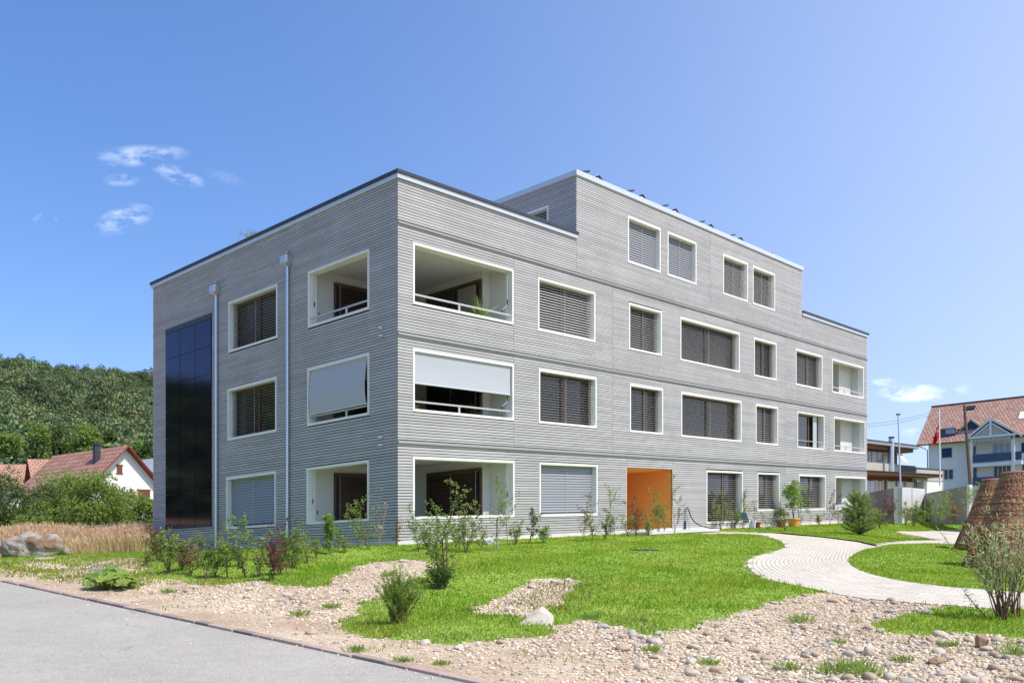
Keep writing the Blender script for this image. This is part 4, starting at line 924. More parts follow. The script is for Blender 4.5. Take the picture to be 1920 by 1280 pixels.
rock(58, 1043, 116, 45, .6, 'large rugged grey boulder with brown patches beside the grain field', 'boulder', 3, 'boulder', rz=.15, cat='boulder', rough=.30, sc2=1.7, hf=.85, Yf=25.5)
import bmesh as _bm
def wedge(px, py, sc_, P, m, label, seed):
    X, Y = gp(px, py); bm = _bm.new(); rr = random.Random(seed)
    for p in P: bm.verts.new((p[0] * sc_, p[1] * sc_, p[2] * sc_))
    _bm.ops.convex_hull(bm, input=bm.verts); _bm.ops.subdivide_edges(bm, edges=bm.edges[:], cuts=5, use_grid_fill=True)
    for v in bm.verts: v.co += Vector((mnoise.noise(v.co * 9), mnoise.noise(v.co * 9 + Vector((5, 0, 0))), mnoise.noise(v.co * 9 + Vector((0, 7, 0))))) * .022 * sc_
    me = bpy.data.meshes.new('stone'); bm.to_mesh(me); bm.free(); me.materials.append(MAT[m]); o = bpy.data.objects.new('stone', me); link(o); o.location = (X, Y, float(terr(X, Y)) - .02); return tag(o, label, 'stone')
wedge(968, 1172, 1.0, [(0, 0, 0), (.46, -.02, 0), (.50, .30, 0), (.04, .25, 0), (.30, .10, .19), (.40, .06, .16), (.34, .26, .26), (.50, .22, .13), (.46, .1, .10), (.06, .05, .03)], 'limestone', 'large angular cream stone slab lying in the grass below the small gravel patch', 9)
rock(955, 1146, 22, 9, .7, 'white stone at the lower edge of the small gravel patch', 'cobble_pale', 12, 'stone', facet=.3, cat='stone')
rock(1842, 1214, 32, 26, .8, 'brown angular rock at the right below the front grass patch', 'brown_rock', 5, 'stone', facet=.4, cat='stone', rz=.4)
rock(1762, 1247, 34, 16, .8, 'flat brown stone capping a pile of cobbles near the bottom right', 'brown_rock', 6, 'stone', facet=.25, cat='stone')
rock(1632, 1230, 28, 22, .7, 'large upright white cobble right of the bottom centre cluster', 'cobble_pale', 7, 'stone', cat='stone', rough=.08, rz=.9)
rock(1822, 1282, 34, 16, .7, 'broad white cobble cut by the bottom edge near the right corner', 'cobble_pale', 8, 'stone', cat='stone', rough=.08)
rock(1740, 1152, 22, 11, .8, 'pale stone resting where the front grass patch meets the path', 'cobble_pale', 14, 'stone', cat='stone', facet=.3)
rock(645, 1083, 15, 7, .8, 'pale stone at the left edge of the big gravel mound', 'cobble_pale', 15, 'stone', cat='stone', facet=.2)
rock(757, 1053, 24, 5, .8, 'flat pale stone on top of the big gravel mound', 'cobble_pale', 16, 'stone', cat='stone', facet=.2)
rock(538, 1120, 20, 9, .8, 'pinkish white stone at the centre of the pale rubble', 'limestone', 17, 'stone', cat='stone', facet=.2)
rock(362, 1104, 17, 8, .8, 'white stone at the left end of the pale rubble', 'cobble_pale', 18, 'stone', cat='stone', facet=.2)
rock(465, 1107, 18, 7, .8, 'flat white stone on the pale rubble below the purple shrub', 'cobble_pale', 19, 'stone', cat='stone', facet=.2)
rock(627, 1170, 12, 9, .8, 'lone white stone just left of the reddish willow bush', 'cobble_pale', 20, 'stone', cat='stone', facet=.2)

# ------------------------------------------------------------------ houses and other buildings around
def tile_mat(name, c1, c2, c3, w=.30, h=.36):
    m = bpy.data.materials.new(name); m.use_nodes = True; nt = m.node_tree; p = nt.nodes['Principled BSDF']; p.inputs['Roughness'].default_value = .85; MAT[name] = m
    uvn = N(nt, 'ShaderNodeUVMap'); bt = N(nt, 'ShaderNodeTexBrick'); LK(nt, uvn.outputs[0], bt.inputs['Vector'])
    bt.inputs['Scale'].default_value = 1; bt.inputs['Brick Width'].default_value = w; bt.inputs['Row Height'].default_value = h; bt.inputs['Mortar Size'].default_value = .05; bt.inputs['Mortar Smooth'].default_value = .8; bt.offset = .5; bt.inputs['Bias'].default_value = -.1
    bt.inputs['Color1'].default_value = (*c1, 1); bt.inputs['Color2'].default_value = (*c2, 1); bt.inputs['Mortar'].default_value = (*c3, 1)
    n = N(nt, 'ShaderNodeTexNoise'); n.inputs['Scale'].default_value = 1.3; n.inputs['Detail'].default_value = 6; LK(nt, uvn.outputs[0], n.inputs['Vector'])
    h_ = N(nt, 'ShaderNodeHueSaturation'); LK(nt, bt.outputs['Color'], h_.inputs['Color']); LK(nt, M_(nt, 'ADD', M_(nt, 'MULTIPLY', n.outputs[0], .6), .7), h_.inputs['Value']); LK(nt, h_.outputs[0], p.inputs['Base Color'])
    b_ = N(nt, 'ShaderNodeBump'); b_.inputs['Strength'].default_value = .8; b_.inputs['Distance'].default_value = .05; b_.invert = True; LK(nt, bt.outputs['Fac'], b_.inputs['Height']); LK(nt, b_.outputs[0], p.inputs['Normal'])
tile_mat('tiles_old', (.46, .27, .20), (.32, .18, .14), (.10, .05, .04), .42, .50)
tile_mat('tiles_orange', (.46, .25, .17), (.36, .19, .13), (.15, .08, .06), .45, .5)
tile_mat('tiles_red', (.42, .21, .15), (.30, .15, .11), (.12, .06, .05), .55, .6)
mat('render_white', (.78, .77, .74), .85, .2, var=.05, scale=.6)
mat('render_cool', (.84, .82, .77), .85, .2, var=.05, scale=.5)
mat('timber_red', (.24, .05, .03), .6, .3, var=.1)
mat('timber_grey', (.50, .49, .45), .7, .2, var=.1)
mat('timber_brown', (.16, .07, .035), .7, .3, var=.2)
mat('shutter_blue', (.025, .05, .12), .6, .3)
mat('rail_blue', (.04, .075, .15), .5, .4, var=.1)
mat('rail_line', (.16, .20, .27), .5, .4)
mat('window_dark', (.02, .025, .03), .08, .6)
mat('window_sky', (.30, .36, .46), .15, .6)
mat('stripe', (.14, .18, .15), .8, .2)
mat('red', (.55, .02, .015), .7, .2)
mat('white', (.80, .80, .78), .7, .2)
mat('tile_cladding', (.50, .47, .40), .8, .2, var=.06)
mat('sheet_roof', (.30, .32, .33), .5, .4, var=.1, metal=.2)
mat('pole_wood', (.17, .12, .075), .9, .1, var=.3, stretch=(8, 8, .6))
def frame(px, py, Y, ang=None, d=None):
    """local frame: origin seen at px,py at depth Y; a = first axis direction, b = a turned left (away)"""
    o = at(px, py, Y); a = d; b_ = (-a[1], a[0]) if ang is None else ang
    zs = o.z - G * o.x
    return (lambda A, B, h: (o.x + a[0] * A + b_[0] * B, o.y + a[1] * A + b_[1] * B, zs + h + G * (o.x + a[0] * A + b_[0] * B))), o
# --- the big tiled house with balconies on the right
hor_z = lambda px, py, Y: (hor(px) - py) / F_ * Y
dA = (.7803, -.6255); dB = (.6255, .7803)
O = Vector((54.4, 118.0, 0))
def H(A, B, h): x = O.x + dA[0] * A + dB[0] * B; y = O.y + dA[1] * A + dB[1] * B; return (x, y, h + G * x)
HO = empty('house', H(0, 0, 0), 'white house with large orange tiled roof and gabled balcony tower behind the woven huts', 'house')
LH = 26.; DH = 15.2
b = MB(H); b.box(0, LH, 0, DH - 1.6, -1, 9.3); b.add([(0.01, 0, 9.3), (0.01, DH - 1.6, 9.3), (0.01, (DH - 1.6) / 2, 14.2), (.3, 0, 9.3), (.3, DH - 1.6, 9.3), (.3, (DH - 1.6) / 2, 14.2)], [(0, 1, 2), (5, 4, 3)]); b.build('wall', MAT['render_cool'], HO)
b = MB(H); sl_ = math.hypot(7.6, 5.56)
for (b0, b1, z0, z1) in ((-.8, 6.8, 9.14, 14.7), (14.4, 6.8, 9.14, 14.7)):
    b.quad((-1.3, b0, z0), (LH, b0, z0), (LH, b1, z1), (-1.3, b1, z1), uv=[(0, 0), (LH + 1.3, 0), (LH + 1.3, sl_), (0, sl_)])
rf = b.build('roof', MAT['tiles_old'], HO)
b = MB(H); b.slab([(-1.3, -.8, 8.98), (LH, -.8, 8.98), (LH, 6.8, 14.54), (-1.3, 6.8, 14.54)], (0, 0, .13)); b.slab([(-1.3, 14.4, 8.98), (-1.3, 6.8, 14.54), (LH, 6.8, 14.54), (LH, 14.4, 8.98)], (0, 0, .13)); b.build('roof_underside', MAT['timber_grey'], HO)
b = MB(H); b.tube([(-1.3, -.92, 9.08), (LH, -.92, 9.08)], .09, 6); b.build('gutter', MAT['cap_dark'], HO)
b = MB(H); b.tube([(-1.0, -.9, 9.0), (-.1, -.15, 8.4), (-.08, -.12, 0)], .06, 6); b.build('downpipe', MAT['cap_dark'], HO)
b = MB(H); b.tube([(-1.3, 6.8, 14.76), (LH, 6.8, 14.76)], .14, 6); b.build('ridge', MAT['tiles_old'], HO)
def hs_at(px, B):                     # distance along the house front for a picture column
    t = (px - 960) / F_; return (t * (O.y + dB[1] * B) - O.x - dB[0] * B) / (dA[0] - t * dA[1])
def hz_at(px, py, B): A = hs_at(px, B); x, y, _ = H(A, B, 0); return hor_z(px, py, y)
def hwin(x0, x1, y0, y1, B=0., m='window_dark', fm='white', n=2, name='window', th=.06):
    a0, a1 = hs_at(x0, B), hs_at(x1, B); z0, z1 = hz_at((x0 + x1) / 2, y1, B), hz_at((x0 + x1) / 2, y0, B)
    b = MB(H); b.box(a0, a1, B - .05, B + .02, z0, z1); o = b.build(name, MAT[m], HO)
    if fm:
        f = MB(H); t = .07
        f.box(a0 - t, a1 + t, B - th, B - .052, z1, z1 + t); f.box(a0 - t, a1 + t, B - .12, B - .052, z0 - t, z0); f.box(a0 - t, a0, B - th, B - .052, z0, z1); f.box(a1, a1 + t, B - th, B - .052, z0, z1)
        for k in range(1, n): x = a0 + (a1 - a0) * k / n; f.box(x - .04, x + .04, B - th - .002, B - .0515, z0, z1)
        f.build('window_frame', MAT[fm], o)
    return o
hwin(1766, 1785, 839.5, 857.5, m='shutter_blue', fm='white', n=1); hwin(1769, 1787, 880, 898, n=2)
hwin(1815, 1830, 836, 852, n=1); hwin(1817, 1831.5, 877, 896, n=1)
hwin(1862, 1895, 831, 849, m='window_sky', n=3); hwin(1864, 1895, 874, 893, n=4)
hwin(1915, 1935, 829, 848, m='shutter_blue', n=1); hwin(1917, 1935, 870, 893, n=2)
# balcony tower
BP = -1.9; s0, s1 = 5.5, 10.15
b = MB(H)
for s in (s0, s1): b.box(s - .16, s + .16, BP - .16, BP + .16, -1, 9.25)
b.build('post', MAT['white'], HO)
for zz in (6.1, 3.25):
    b = MB(H); b.box(s0 - .3, s1 + .9, BP - .1, -.01, zz - .42, zz); sb = b.build('balcony', MAT['white'], HO)
    b = MB(H); b.box(s0 + .17, s1 - .17, BP - .12, BP - .06, zz + .12, zz + 1.12); b.box(s1 + .2, s1 + .9, BP - .12, BP - .06, zz + .12, zz + 1.12); b.build('balustrade', MAT['rail_blue'], sb)
    b = MB(H)
    for k in range(22):
        x = s0 + .2 + k * .20; b.slab([(x, BP - .135, zz + .16), (x + .03, BP - .135, zz + .16), (x + .33, BP - .135, zz + 1.08), (x + .30, BP - .135, zz + 1.08)] if x + .33 < s1 - .17 else [(x, BP - .135, zz + .16), (x + .03, BP - .135, zz + .16), (x + .05, BP - .135, zz + .22), (x + .02, BP - .135, zz + .22)], (0, .012, 0))
    b.build('slat', MAT['rail_line'], sb)
mid = (s0 + s1) / 2 - .1; pk = 11.65; ev = 9.25; L0, L1 = s0 - .75, s1 + 1.0
b = MB(H); sl2 = math.hypot(mid - L0, pk - ev)
b.quad((L0, BP - .5, ev), (mid, BP - .5, pk), (mid, 2.6, pk), (L0, 0.1, ev), uv=[(0, 0), (0, sl2), (3, sl2), (1, 0)])
b.quad((L1, BP - .5, ev), (mid, BP - .5, pk), (mid, 2.6, pk), (L1, 0.1, ev), uv=[(0, 0), (0, sl2), (3, sl2), (1, 0)])
b.build('gable_roof', MAT['tiles_old'], HO)
b = MB(H)
def beam(p, q, t=.16, d=.12): b.slab([(p[0], BP - .5, p[1] - t), (q[0], BP - .5, q[1] - t), (q[0], BP - .5, q[1]), (p[0], BP - .5, p[1])], (0, d, 0))
beam((L0, ev - .02), (mid, pk - .02), .30); beam((mid, pk - .02), (L1, ev - .02), .30)
beam((s0 - .2, 9.45), (s1 + .4, 9.45), .25, .1); b.box(mid - .12, mid + .12, BP - .49, BP - .40, 9.46, pk - .3); beam((s0 + .2, 9.46), (mid - .2, 10.9), .16, .09); beam((mid + .2, 10.9), (s1 - .2, 9.46), .16, .09)
b.build('gable_beam', MAT['white'], HO)
b = MB(H); b.slab([(s0, BP - .3, 9.3), (s1, BP - .3, 9.3), (mid, BP - .3, 11.2)], (0, .05, 0)); b.build('gable_board', MAT['timber_grey'], HO)
b = MB(H)
for k in range(24): b.box(s0 + .2 + k * .19, s0 + .29 + k * .19, BP - .34, BP - .32, 8.75, 9.2)
b.build('awning_valance', MAT['stripe'], HO)
b = MB(H); b.box(s0 + .18, s1 - .2, BP - .318, BP - .30, 8.75, 9.22); b.build('awning', MAT['white'], HO)
# dormer, roof terrace cut, skylight, vent
def roofz(B): return 9.14 + (B + .8) * 5.56 / 7.6
aD = hs_at(1821, .8); 
b = MB(H); b.quad((aD - 2.1, .6, 10.1), (aD, .6, 12.0), (aD, 3.4, 12.0), (aD - 2.1, .9, 10.1), uv=[(0, 0), (0, 2.8), (2.8, 2.8), (.4, 0)]); b.quad((aD + 2.1, .6, 10.1), (aD, .6, 12.0), (aD, 3.4, 12.0), (aD + 2.1, .9, 10.1), uv=[(0, 0), (0, 2.8), (2.8, 2.8), (.4, 0)]); dm = b.build('dormer', MAT['tiles_old'], HO)
b = MB(H); b.slab([(aD - 1.7, .78, 10.0), (aD + 1.7, .78, 10.0), (aD, .78, 11.7)], (0, .1, 0)); b.build('dormer_board', MAT['shutter_blue'], dm)
b = MB(H); b.slab([(aD - 2.1, .6, 9.9), (aD - 2.0, .6, 9.9), (aD + .05, .6, 11.82), (aD, .6, 12.0)], (0, .1, 0)); b.slab([(aD + 2.1, .6, 9.9), (aD, .6, 12.0), (aD - .05, .6, 11.82), (aD + 2.0, .6, 9.9)], (0, .1, 0)); b.build('dormer_edge', MAT['timber_grey'], dm)
b = MB(H); b.box(aD - 1.5, aD + 1.6, .74, .8, 9.75, 10.55); b.build('dormer_window', MAT['window_sky'], dm); b = MB(H); b.box(aD - 1.6, aD + 1.7, .73, .79, 10.56, 10.85); b.build('dormer_lintel', MAT['timber_brown'], dm)
a0, a1 = hs_at(1763, .9), hs_at(1794, .9)
b = MB(H); b.box(a0, a1, .3, .36, 10.0, 11.0); b.build('roof_terrace', MAT['window_dark'], HO)
b = MB(H); b.box(a0 - .1, a1, .2, 1.6, 10.98, 11.10); b.build('terrace_lintel', MAT['timber_grey'], HO)
b = MB(H); b.box(a0 + .8, a1 - .1, .27, .298, 10.3, 10.9); b.build('terrace_glass', MAT['window_sky'], HO)
a0 = hs_at(1812, 5.9); b = MB(H); b.slab([(a0, 5.2, roofz(5.2) + .05), (a0 + 1.1, 5.2, roofz(5.2) + .05), (a0 + 1.1, 5.9, roofz(5.9) + .05), (a0, 5.9, roofz(5.9) + .05)], (0, 0, .15)); b.build('roof_vent', MAT['black'], HO)
a0 = hs_at(1911, 3); b = MB(H); b.slab([(a0, 2.4, roofz(2.4) + .04), (a0 + 1.1, 2.4, roofz(2.4) + .04), (a0 + 1.1, 3.7, roofz(3.7) + .04), (a0, 3.7, roofz(3.7) + .04)], (0, 0, .08)); b.build('skylight', MAT['white'], HO)
# --- low school building with flat roofs
o60 = at(1629, hor(1629), 60)
def S(A, B, h): x = o60.x + DU[0] * A + DV[0] * B; y = o60.y + DU[1] * A + DV[1] * B; return (x, y, h + G * x)
SO = empty('pavilion', S(0, 0, 0), 'low flat-roofed pavilion with brown eaves and pale panels between the block and the tiled house', 'pavilion')
def sa(px, B=0.): t = (px - 960) / F_; return (t * (o60.y + DV[1] * B) - o60.x - DV[0] * B) / (DU[0] - DU[1] * t)
b = MB(S); b.box(-4, 6.1, .3, 6, 3.0, 4.55); b.build('wall', MAT['timber_brown'], SO)
b = MB(S); b.box(-4, 7.6, -.7, 6.5, 4.75, 4.93); b.build('roof', MAT['sheet_roof'], SO); b = MB(S); b.box(-4, 7.3, -.4, 6.2, 4.5, 4.748); b.build('eaves', MAT['timber_brown'], SO)
b = MB(S)
for k in range(32): b.tube([(-3.9 + k * .36, -.74, 4.95), (-3.9 + k * .36, -.2, 4.95)], .06, 5)
b.build('roof_corrugation', MAT['cap_dark'], SO)
for k in range(4):
    b = MB(S); x = .1 + k * 1.0; b.box(x, x + .88, .24, .29, 3.55, 4.45); wn = b.build('window', MAT['window_dark'], SO)
    c = MB(S)
    for j in range(9): c.box(x + .02, x + .86, .20, .235, 3.6 + j * .095, 3.645 + j * .095)
    c.build('blind', MAT['blind'], wn)
b = MB(S); b.box(-4, 5.1, -.1, .0, 2.95, 3.62); b.build('parapet_panel', MAT['tile_cladding'], SO)
b = MB(S)
for k in range(20): b.box(5.3 + k * .17, 5.36 + k * .17, -.1, -.05, 2.95, 3.55)
b.box(5.2, 8.8, -.11, -.04, 3.55, 3.6); b.build('railing', MAT['cap_dark'], SO)
b = MB(S); b.box(8.9, 15.2, -.1, .2, 2.55, 3.42); b.build('parapet_panel', MAT['tile_cladding'], SO)
b = MB(S); b.box(8.8, 15.3, -.15, .3, 3.425, 3.5); b.build('parapet_cap', MAT['cap_dark'], SO)
b = MB(S)
for k in range(26): b.box(-3.9 + k * .36, -3.885 + k * .36, -.104, -.1005, 2.96, 3.6)
for k in range(18): b.box(9.0 + k * .36, 9.015 + k * .36, -.104, -.1005, 2.56, 3.42)
b.build('panel_joint', MAT['cap_dark'], SO)
b = MB(S); b.box(-4, 11.2, -1.2, 4, 2.72, 2.90); b.build('lower_eaves', MAT['timber_brown'], SO)
b = MB(S); b.box(-4, 11.4, -1.3, 4, 2.902, 2.96 - .02); b.build('lower_roof', MAT['cap_dark'], SO)
b = MB(S); b.box(-4, 10.5, .4, 5, -.6, 2.70); b.build('lower_wall', MAT['timber_brown'], SO); b = MB(S); b.box(10.6, 15.2, -.05, 5, -.6, 2.54); b.build('end_wall', MAT['render_white'], SO)
for (x0, x1, mm) in ((.3, 2.0, 'window_sky'), (2.3, 3.4, 'tile_cladding'), (4.3, 5.6, 'render_white'), (6.3, 7.4, 'window_sky'), (8.0, 9.2, 'render_white'), (9.5, 10.3, 'window_dark')):
    b = MB(S); b.box(x0, x1, .32, .39, 1.0, 2.45); wn = b.build('window', MAT[mm], SO); b = MB(S); b.box(x0 - .08, x0, .28, .39, .9, 2.5); b.box(x1, x1 + .08, .28, .39, .9, 2.5); b.box((x0 + x1) / 2 - .04, (x0 + x1) / 2 + .04, .29, .318, 1.0, 2.45); b.build('window_frame', MAT['white'], wn)
b = MB(S); x = sa(1671.5, -.6); b.tube([(x, -.6, 2.9), (x, -.6, 5.25)], .17, 10); fl_ = b.build('flue', MAT['steel'], SO); b = MB(S); b.tube([(x, -.6, 5.28), (x, -.6, 5.38)], .2, 10); b.build('cowl', MAT['cap_dark'], fl_)
b = MB(S); x = sa(1677, -.1); b.slab([(x, -.2, 4.4), (x + 1.0, -.2, 4.4), (x + 1.1, -.7, 3.7), (x + .1, -.7, 3.7)], (0, 0, .02)); b.build('awning', MAT['tile_cladding'], SO)
# --- concrete screen walls, sun and shade put into their concrete tones
def wallrun(name, P, z0, top, th, m, label, cat, grp=None):
    b = MB(); (x0, y0), (x1, y1) = P; L = math.hypot(x1 - x0, y1 - y0); nxx, nyy = -(y1 - y0) / L * th, (x1 - x0) / L * th
    zz = lambda x: G * x
    b.slab([(x0, y0, z0 + zz(x0)), (x1, y1, z0 + zz(x1)), (x1, y1, top + zz(x1)), (x0, y0, top + zz(x0))], (nxx, nyy, 0))
    o = b.build(name, MAT[m], bevel=.01); return tag(o, label, cat, grp)
def pY(px, Y): return ((px - 960) / F_ * Y, Y)
wallrun('concrete_wall', (pY(1630, 52), pY(1683.6, 44)), -.5, hor_z(1684, 912.5, 44), .2, 'concrete', 'grey shaded concrete wall between the block and the bright white wall', 'wall')  # face turned from the sun, its shade painted as darker concrete
wallrun('concrete_wall', (pY(1684, 44), pY(1734, 49.5)), -.5, hor_z(1684, 912.5, 44) + .004, .2, 'concrete_pale', 'sunlit near-white concrete wall with a vertical joint', 'wall')  # sun-facing side, its brightness painted as paler concrete
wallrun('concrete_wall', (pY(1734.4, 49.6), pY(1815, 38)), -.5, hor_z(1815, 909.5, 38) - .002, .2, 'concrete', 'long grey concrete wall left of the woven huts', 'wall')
b = MB(); x, y = pY(1815.3, 38); b.box(x, x + .12, y - .1, y + .1, -.5, hor_z(1815, 909.5, 38) + G * x + .02); tag(b.build('wall_end_post', MAT['white']), 'white end post of the long grey concrete wall', 'post')
b = MB(); x0, y0 = pY(1708.8, 46.7); b.box(x0, x0 + .02, y0 - .06, y0, .3, hor_z(1709, 916, 46.7) + G * x0); tag(b.build('downpipe_joint', MAT['cap_dark']), 'thin dark vertical joint strip on the sunlit wall', 'joint strip')
# --- flagpoles, flag, timber pole, wires
def pole(name, px, y0, y1, Y, r, m, label, cat, grp=None, lean=0.):
    p = at(px, y0, Y); q = at(px + lean, y1, Y); e = empty(name, tuple(p), label, cat, grp); b = MB(); b.tube([tuple(p), tuple(q)], r, 8, r * .7); b.build('shaft', MAT[m], e); return e, p, q
e, p, q = pole('flagpole', 1690, 960, 778, 50, .055, 'steel', 'bare grey steel flagpole behind the pale pavilion wall', 'flagpole', None, -6)
b = MB(); b.box(q.x - .1, q.x + .1, q.y - .05, q.y + .05, q.z, q.z + .08); b.build('truck', MAT['cap_dark'], e)
e, p, q = pole('flagpole', 1762.5, 910, 766, 66, .06, 'white', 'white flagpole carrying a limp red flag in front of the tiled house', 'flagpole', None, -1.5)
rs = np.random.default_rng(2); fb_ = MB(); t0 = at(1761, 790, 66); t1 = at(1761, 823, 66); n = 10
def fpnt(i, j):                       # folded hanging cloth
    u = i / n; v_ = j / 6.; w_ = .95 * (.25 + .75 * u) * (1 - .25 * u)
    return (t0.x - v_ * w_ * .8 + .07 * math.sin(v_ * 9 + u * 3), t0.y + .16 * math.sin(v_ * 10 + u * 2), t0.z + (t1.z - t0.z) * u - v_ * .55 + .04 * math.sin(v_ * 8))
for i in range(n):
    for j in range(6): fb_.quad(fpnt(i, j), fpnt(i + 1, j), fpnt(i + 1, j + 1), fpnt(i, j + 1))
fo = fb_.build('flag', MAT['red'], smooth=True); tag(fo, 'limp red flag with a white cross hanging from the white flagpole', 'flag')
cb_ = MB()
for (i, j) in [(3, 2), (3, 3), (4, 1), (4, 2), (4, 3), (4, 4), (5, 2), (5, 3)]:
    P4 = [fpnt(i, j), fpnt(i + 1, j), fpnt(i + 1, j + 1), fpnt(i, j + 1)]; cb_.quad(*[(a[0], a[1] - .012, a[2]) for a in P4])
cb_.build('cross', MAT['white'], fo)
tp, p, q = pole('utility_pole', 1820, 912, 759, 70, .145, 'pole_wood', 'tall brown timber pole leaning slightly in front of the white house', 'pole', None, -12)
wb_ = MB()
for (ya, yb) in ((793, 772), (798, 777)):
    A_, B_ = at(1560, ya + 3, 95), at(1748, yb, 112)
    wb_.tube([tuple(A_.lerp(B_, k / 8) - Vector((0, 0, .5 * math.sin(k / 8 * math.pi)))) for k in range(9)], .018, 4)
tag(wb_.build('overhead_wire', MAT['cap_dark']), 'pair of thin overhead wires running to the tiled house roof', 'wires')
# --- houses left
def gable_house(name, px, py, Y, L, Wd, hw, hr, d, label, wallm, tile, ov=.6, extras=None):
    """origin = foot of the near gable's left corner; d = direction of the gable wall, length goes along the left turn of d"""
    nb = (-d[1], d[0]); o = at(px, py, Y); z0 = o.z - G * o.x
    def fr_(A, B, h): x = o.x + d[0] * A + nb[0] * B; y = o.y + d[1] * A + nb[1] * B; return (x, y, z0 + h + G * x)
    e = empty(name, tuple(o), label, 'house', None)
    b = MB(fr_); b.add([(0, 0, 0), (Wd, 0, 0), (Wd, 0, hw), (Wd / 2, 0, hr), (0, 0, hw), (0, L, 0), (Wd, L, 0), (Wd, L, hw), (Wd / 2, L, hr), (0, L, hw)], [(0, 1, 2, 3, 4), (9, 8, 7, 6, 5), (0, 4, 9, 5), (1, 6, 7, 2)]); b.build('wall', MAT[wallm], e)
    k = (hr - hw) / (Wd / 2); sl_ = math.hypot(Wd / 2 + ov, k * (Wd / 2 + ov)); zb = hw - k * ov
    for s in (0, 1):
        X_ = (lambda x: x) if s == 0 else (lambda x: Wd - x)
        b = MB(fr_); b.quad((X_(-ov), -ov, zb + .16), (X_(-ov), L + ov, zb + .16), (X_(Wd / 2), L + ov, hr + .16), (X_(Wd / 2), -ov, hr + .16), uv=[(0, 0), (L + 2 * ov, 0), (L + 2 * ov, sl_), (0, sl_)]); b.build('roof', MAT[tile], e)
        b = MB(fr_); b.slab([(X_(-ov), -ov, zb), (X_(-ov), L + ov, zb), (X_(Wd / 2), L + ov, hr), (X_(Wd / 2), -ov, hr)], (0, 0, .14)); b.build('eaves', MAT['timber_red'], e)
    return e, fr_
dg = (.5426, .84)
pf = lambda A, B, h: None
e, fr_ = gable_house('house', 167, 1034, 81.06, 11, 7.0, 6.1, 9.55, dg, 'white gabled house with long red tiled roof and dark flue left of the block', 'render_white', 'tiles_red', .7)
k0 = lambda A, h0, h1, w, m, n: None
for (A0, A1, h0, h1) in ((2.72, 3.28, 7.15, 7.85), (4.9, 6.2, 4.6, 5.6)):
    b = MB(fr_); b.box(A0, A1, -.04, .02, h0, h1); wn = b.build('window', MAT['timber_brown'], e)
    b = MB(fr_); b.box(A0 - .08, A1 + .08, -.06, -.0, h0 - .09, h0 - .001); b.box(A0 - .08, A1 + .08, -.06, 0, h1 + .001, h1 + .09); b.build('window_frame', MAT['timber_red'], wn)
b = MB(fr_); b.tube([(2.2, 2.3, 7.9), (2.2, 2.3, 9.9)], .33, 10); f_ = b.build('flue', MAT['cap_dark'], e); b = MB(fr_); b.tube([(2.2, 2.3, 9.91), (2.2, 2.3, 10.05)], .42, 10); b.build('cowl', MAT['cap_dark'], f_)
for kk, (px, py, Yk, L, Wd, hw, hr, dd, lb) in enumerate([(56, 958, 112, 14, 9, 3.0, 5.9, (.55, -.835), 'house with plain orange tiled roof in the middle of the left roofs'), (4, 958, 124, 16, 9, 3.0, 5.9, (.55, -.835), 'house with orange tiled roof and small chimney at the left picture edge')]):
    e, fr_ = gable_house('house', px, py, Yk, L, Wd, hw, hr, dd, lb, 'render_white', 'tiles_orange', .7)
    b = MB(fr_); b.box(-.1 if kk else .6, .9 if kk else 1.3, 5, 5.9, 3.5, 6.6 if kk else 5.6); b.build('chimney', MAT['concrete'], e)
ms = MB(); P0 = [at(262, 862, 100), at(292, 858, 100), at(292, 884, 96), at(272, 884, 96)]; ms.slab([tuple(p) for p in P0], (0, 0, -.2)); P1 = [(p.x, p.y, p.z) for p in P0]
sh_ = empty('shed', tuple(at(280, 960, 98)), 'grey sheet-metal roofed shed partly hidden by the block at the left', 'shed'); ms.build('roof', MAT['sheet_roof'], sh_); c = MB(); a_ = at(273, 884, 99); c.box(a_.x, a_.x + 6, 99, 104, a_.z - 4.5, a_.z - .1); c.build('wall', MAT['render_white'], sh_)
# --- low wall, parking kerb and car left of the block
wallrun('concrete_wall', (pY(218.5, 32.2), pY(300, 34.5)), -.6, hor_z(218, 1003.5, 32.2), .25, 'concrete', 'low grey concrete retaining wall beside the far left corner of the block', 'wall')
cs = at(264, 1003, 38.2); zc = float(terr(cs.x, cs.y)) + .02
CA = empty('car', (cs.x, cs.y, zc), 'silver car parked behind the low concrete wall, its nose showing left of the block', 'car')
def K(A, B, h): return (cs.x + .93 * A - .36 * B, cs.y + .36 * A + .93 * B, zc + h)
pr = [(0, .35), (.02, .62), (.18, .80), (1.05, .98), (1.75, 1.42), (3.1, 1.47), (3.95, 1.12), (4.35, 1.02), (4.42, .45), (4.3, .30), (.15, .26)]
b = MB(K); n = len(pr)
for B0, ins in ((0, .0), (1.75, 0)): pass
b.add([(a, B, h) for B in (.06, 1.69) for (a, h) in pr], [tuple(range(n))[::-1], tuple(range(n, 2 * n))] + [(i, (i + 1) % n, n + (i + 1) % n, n + i) for i in range(n)])
mat('car_paint', (.66, .68, .70), .25, .6, metal=.4, coat=.8); b.build('body', MAT['car_paint'], CA, bevel=.05)
b = MB(K)
b.slab([(1.12, .12, 1.012), (1.72, .16, 1.40), (1.72, 1.59, 1.40), (1.12, 1.63, 1.012)], (-.01, 0, .012)); b.build('windscreen', MAT['window_dark'], CA)
b = MB(K); b.slab([(1.25, .045, 1.0), (3.75, .045, 1.02), (3.05, .045, 1.38), (1.8, .045, 1.36)], (0, .02, 0)); b.build('side_window', MAT['window_dark'], CA)
b = MB(K); b.box(-.03, .03, .35, 1.4, .42, .62); b.build('grille', MAT['black'], CA)
for B in (.12, 1.36):
    b = MB(K); b.box(-.02, .12, B, B + .28, .63, .76); b.build('headlight', MAT['white'], CA)
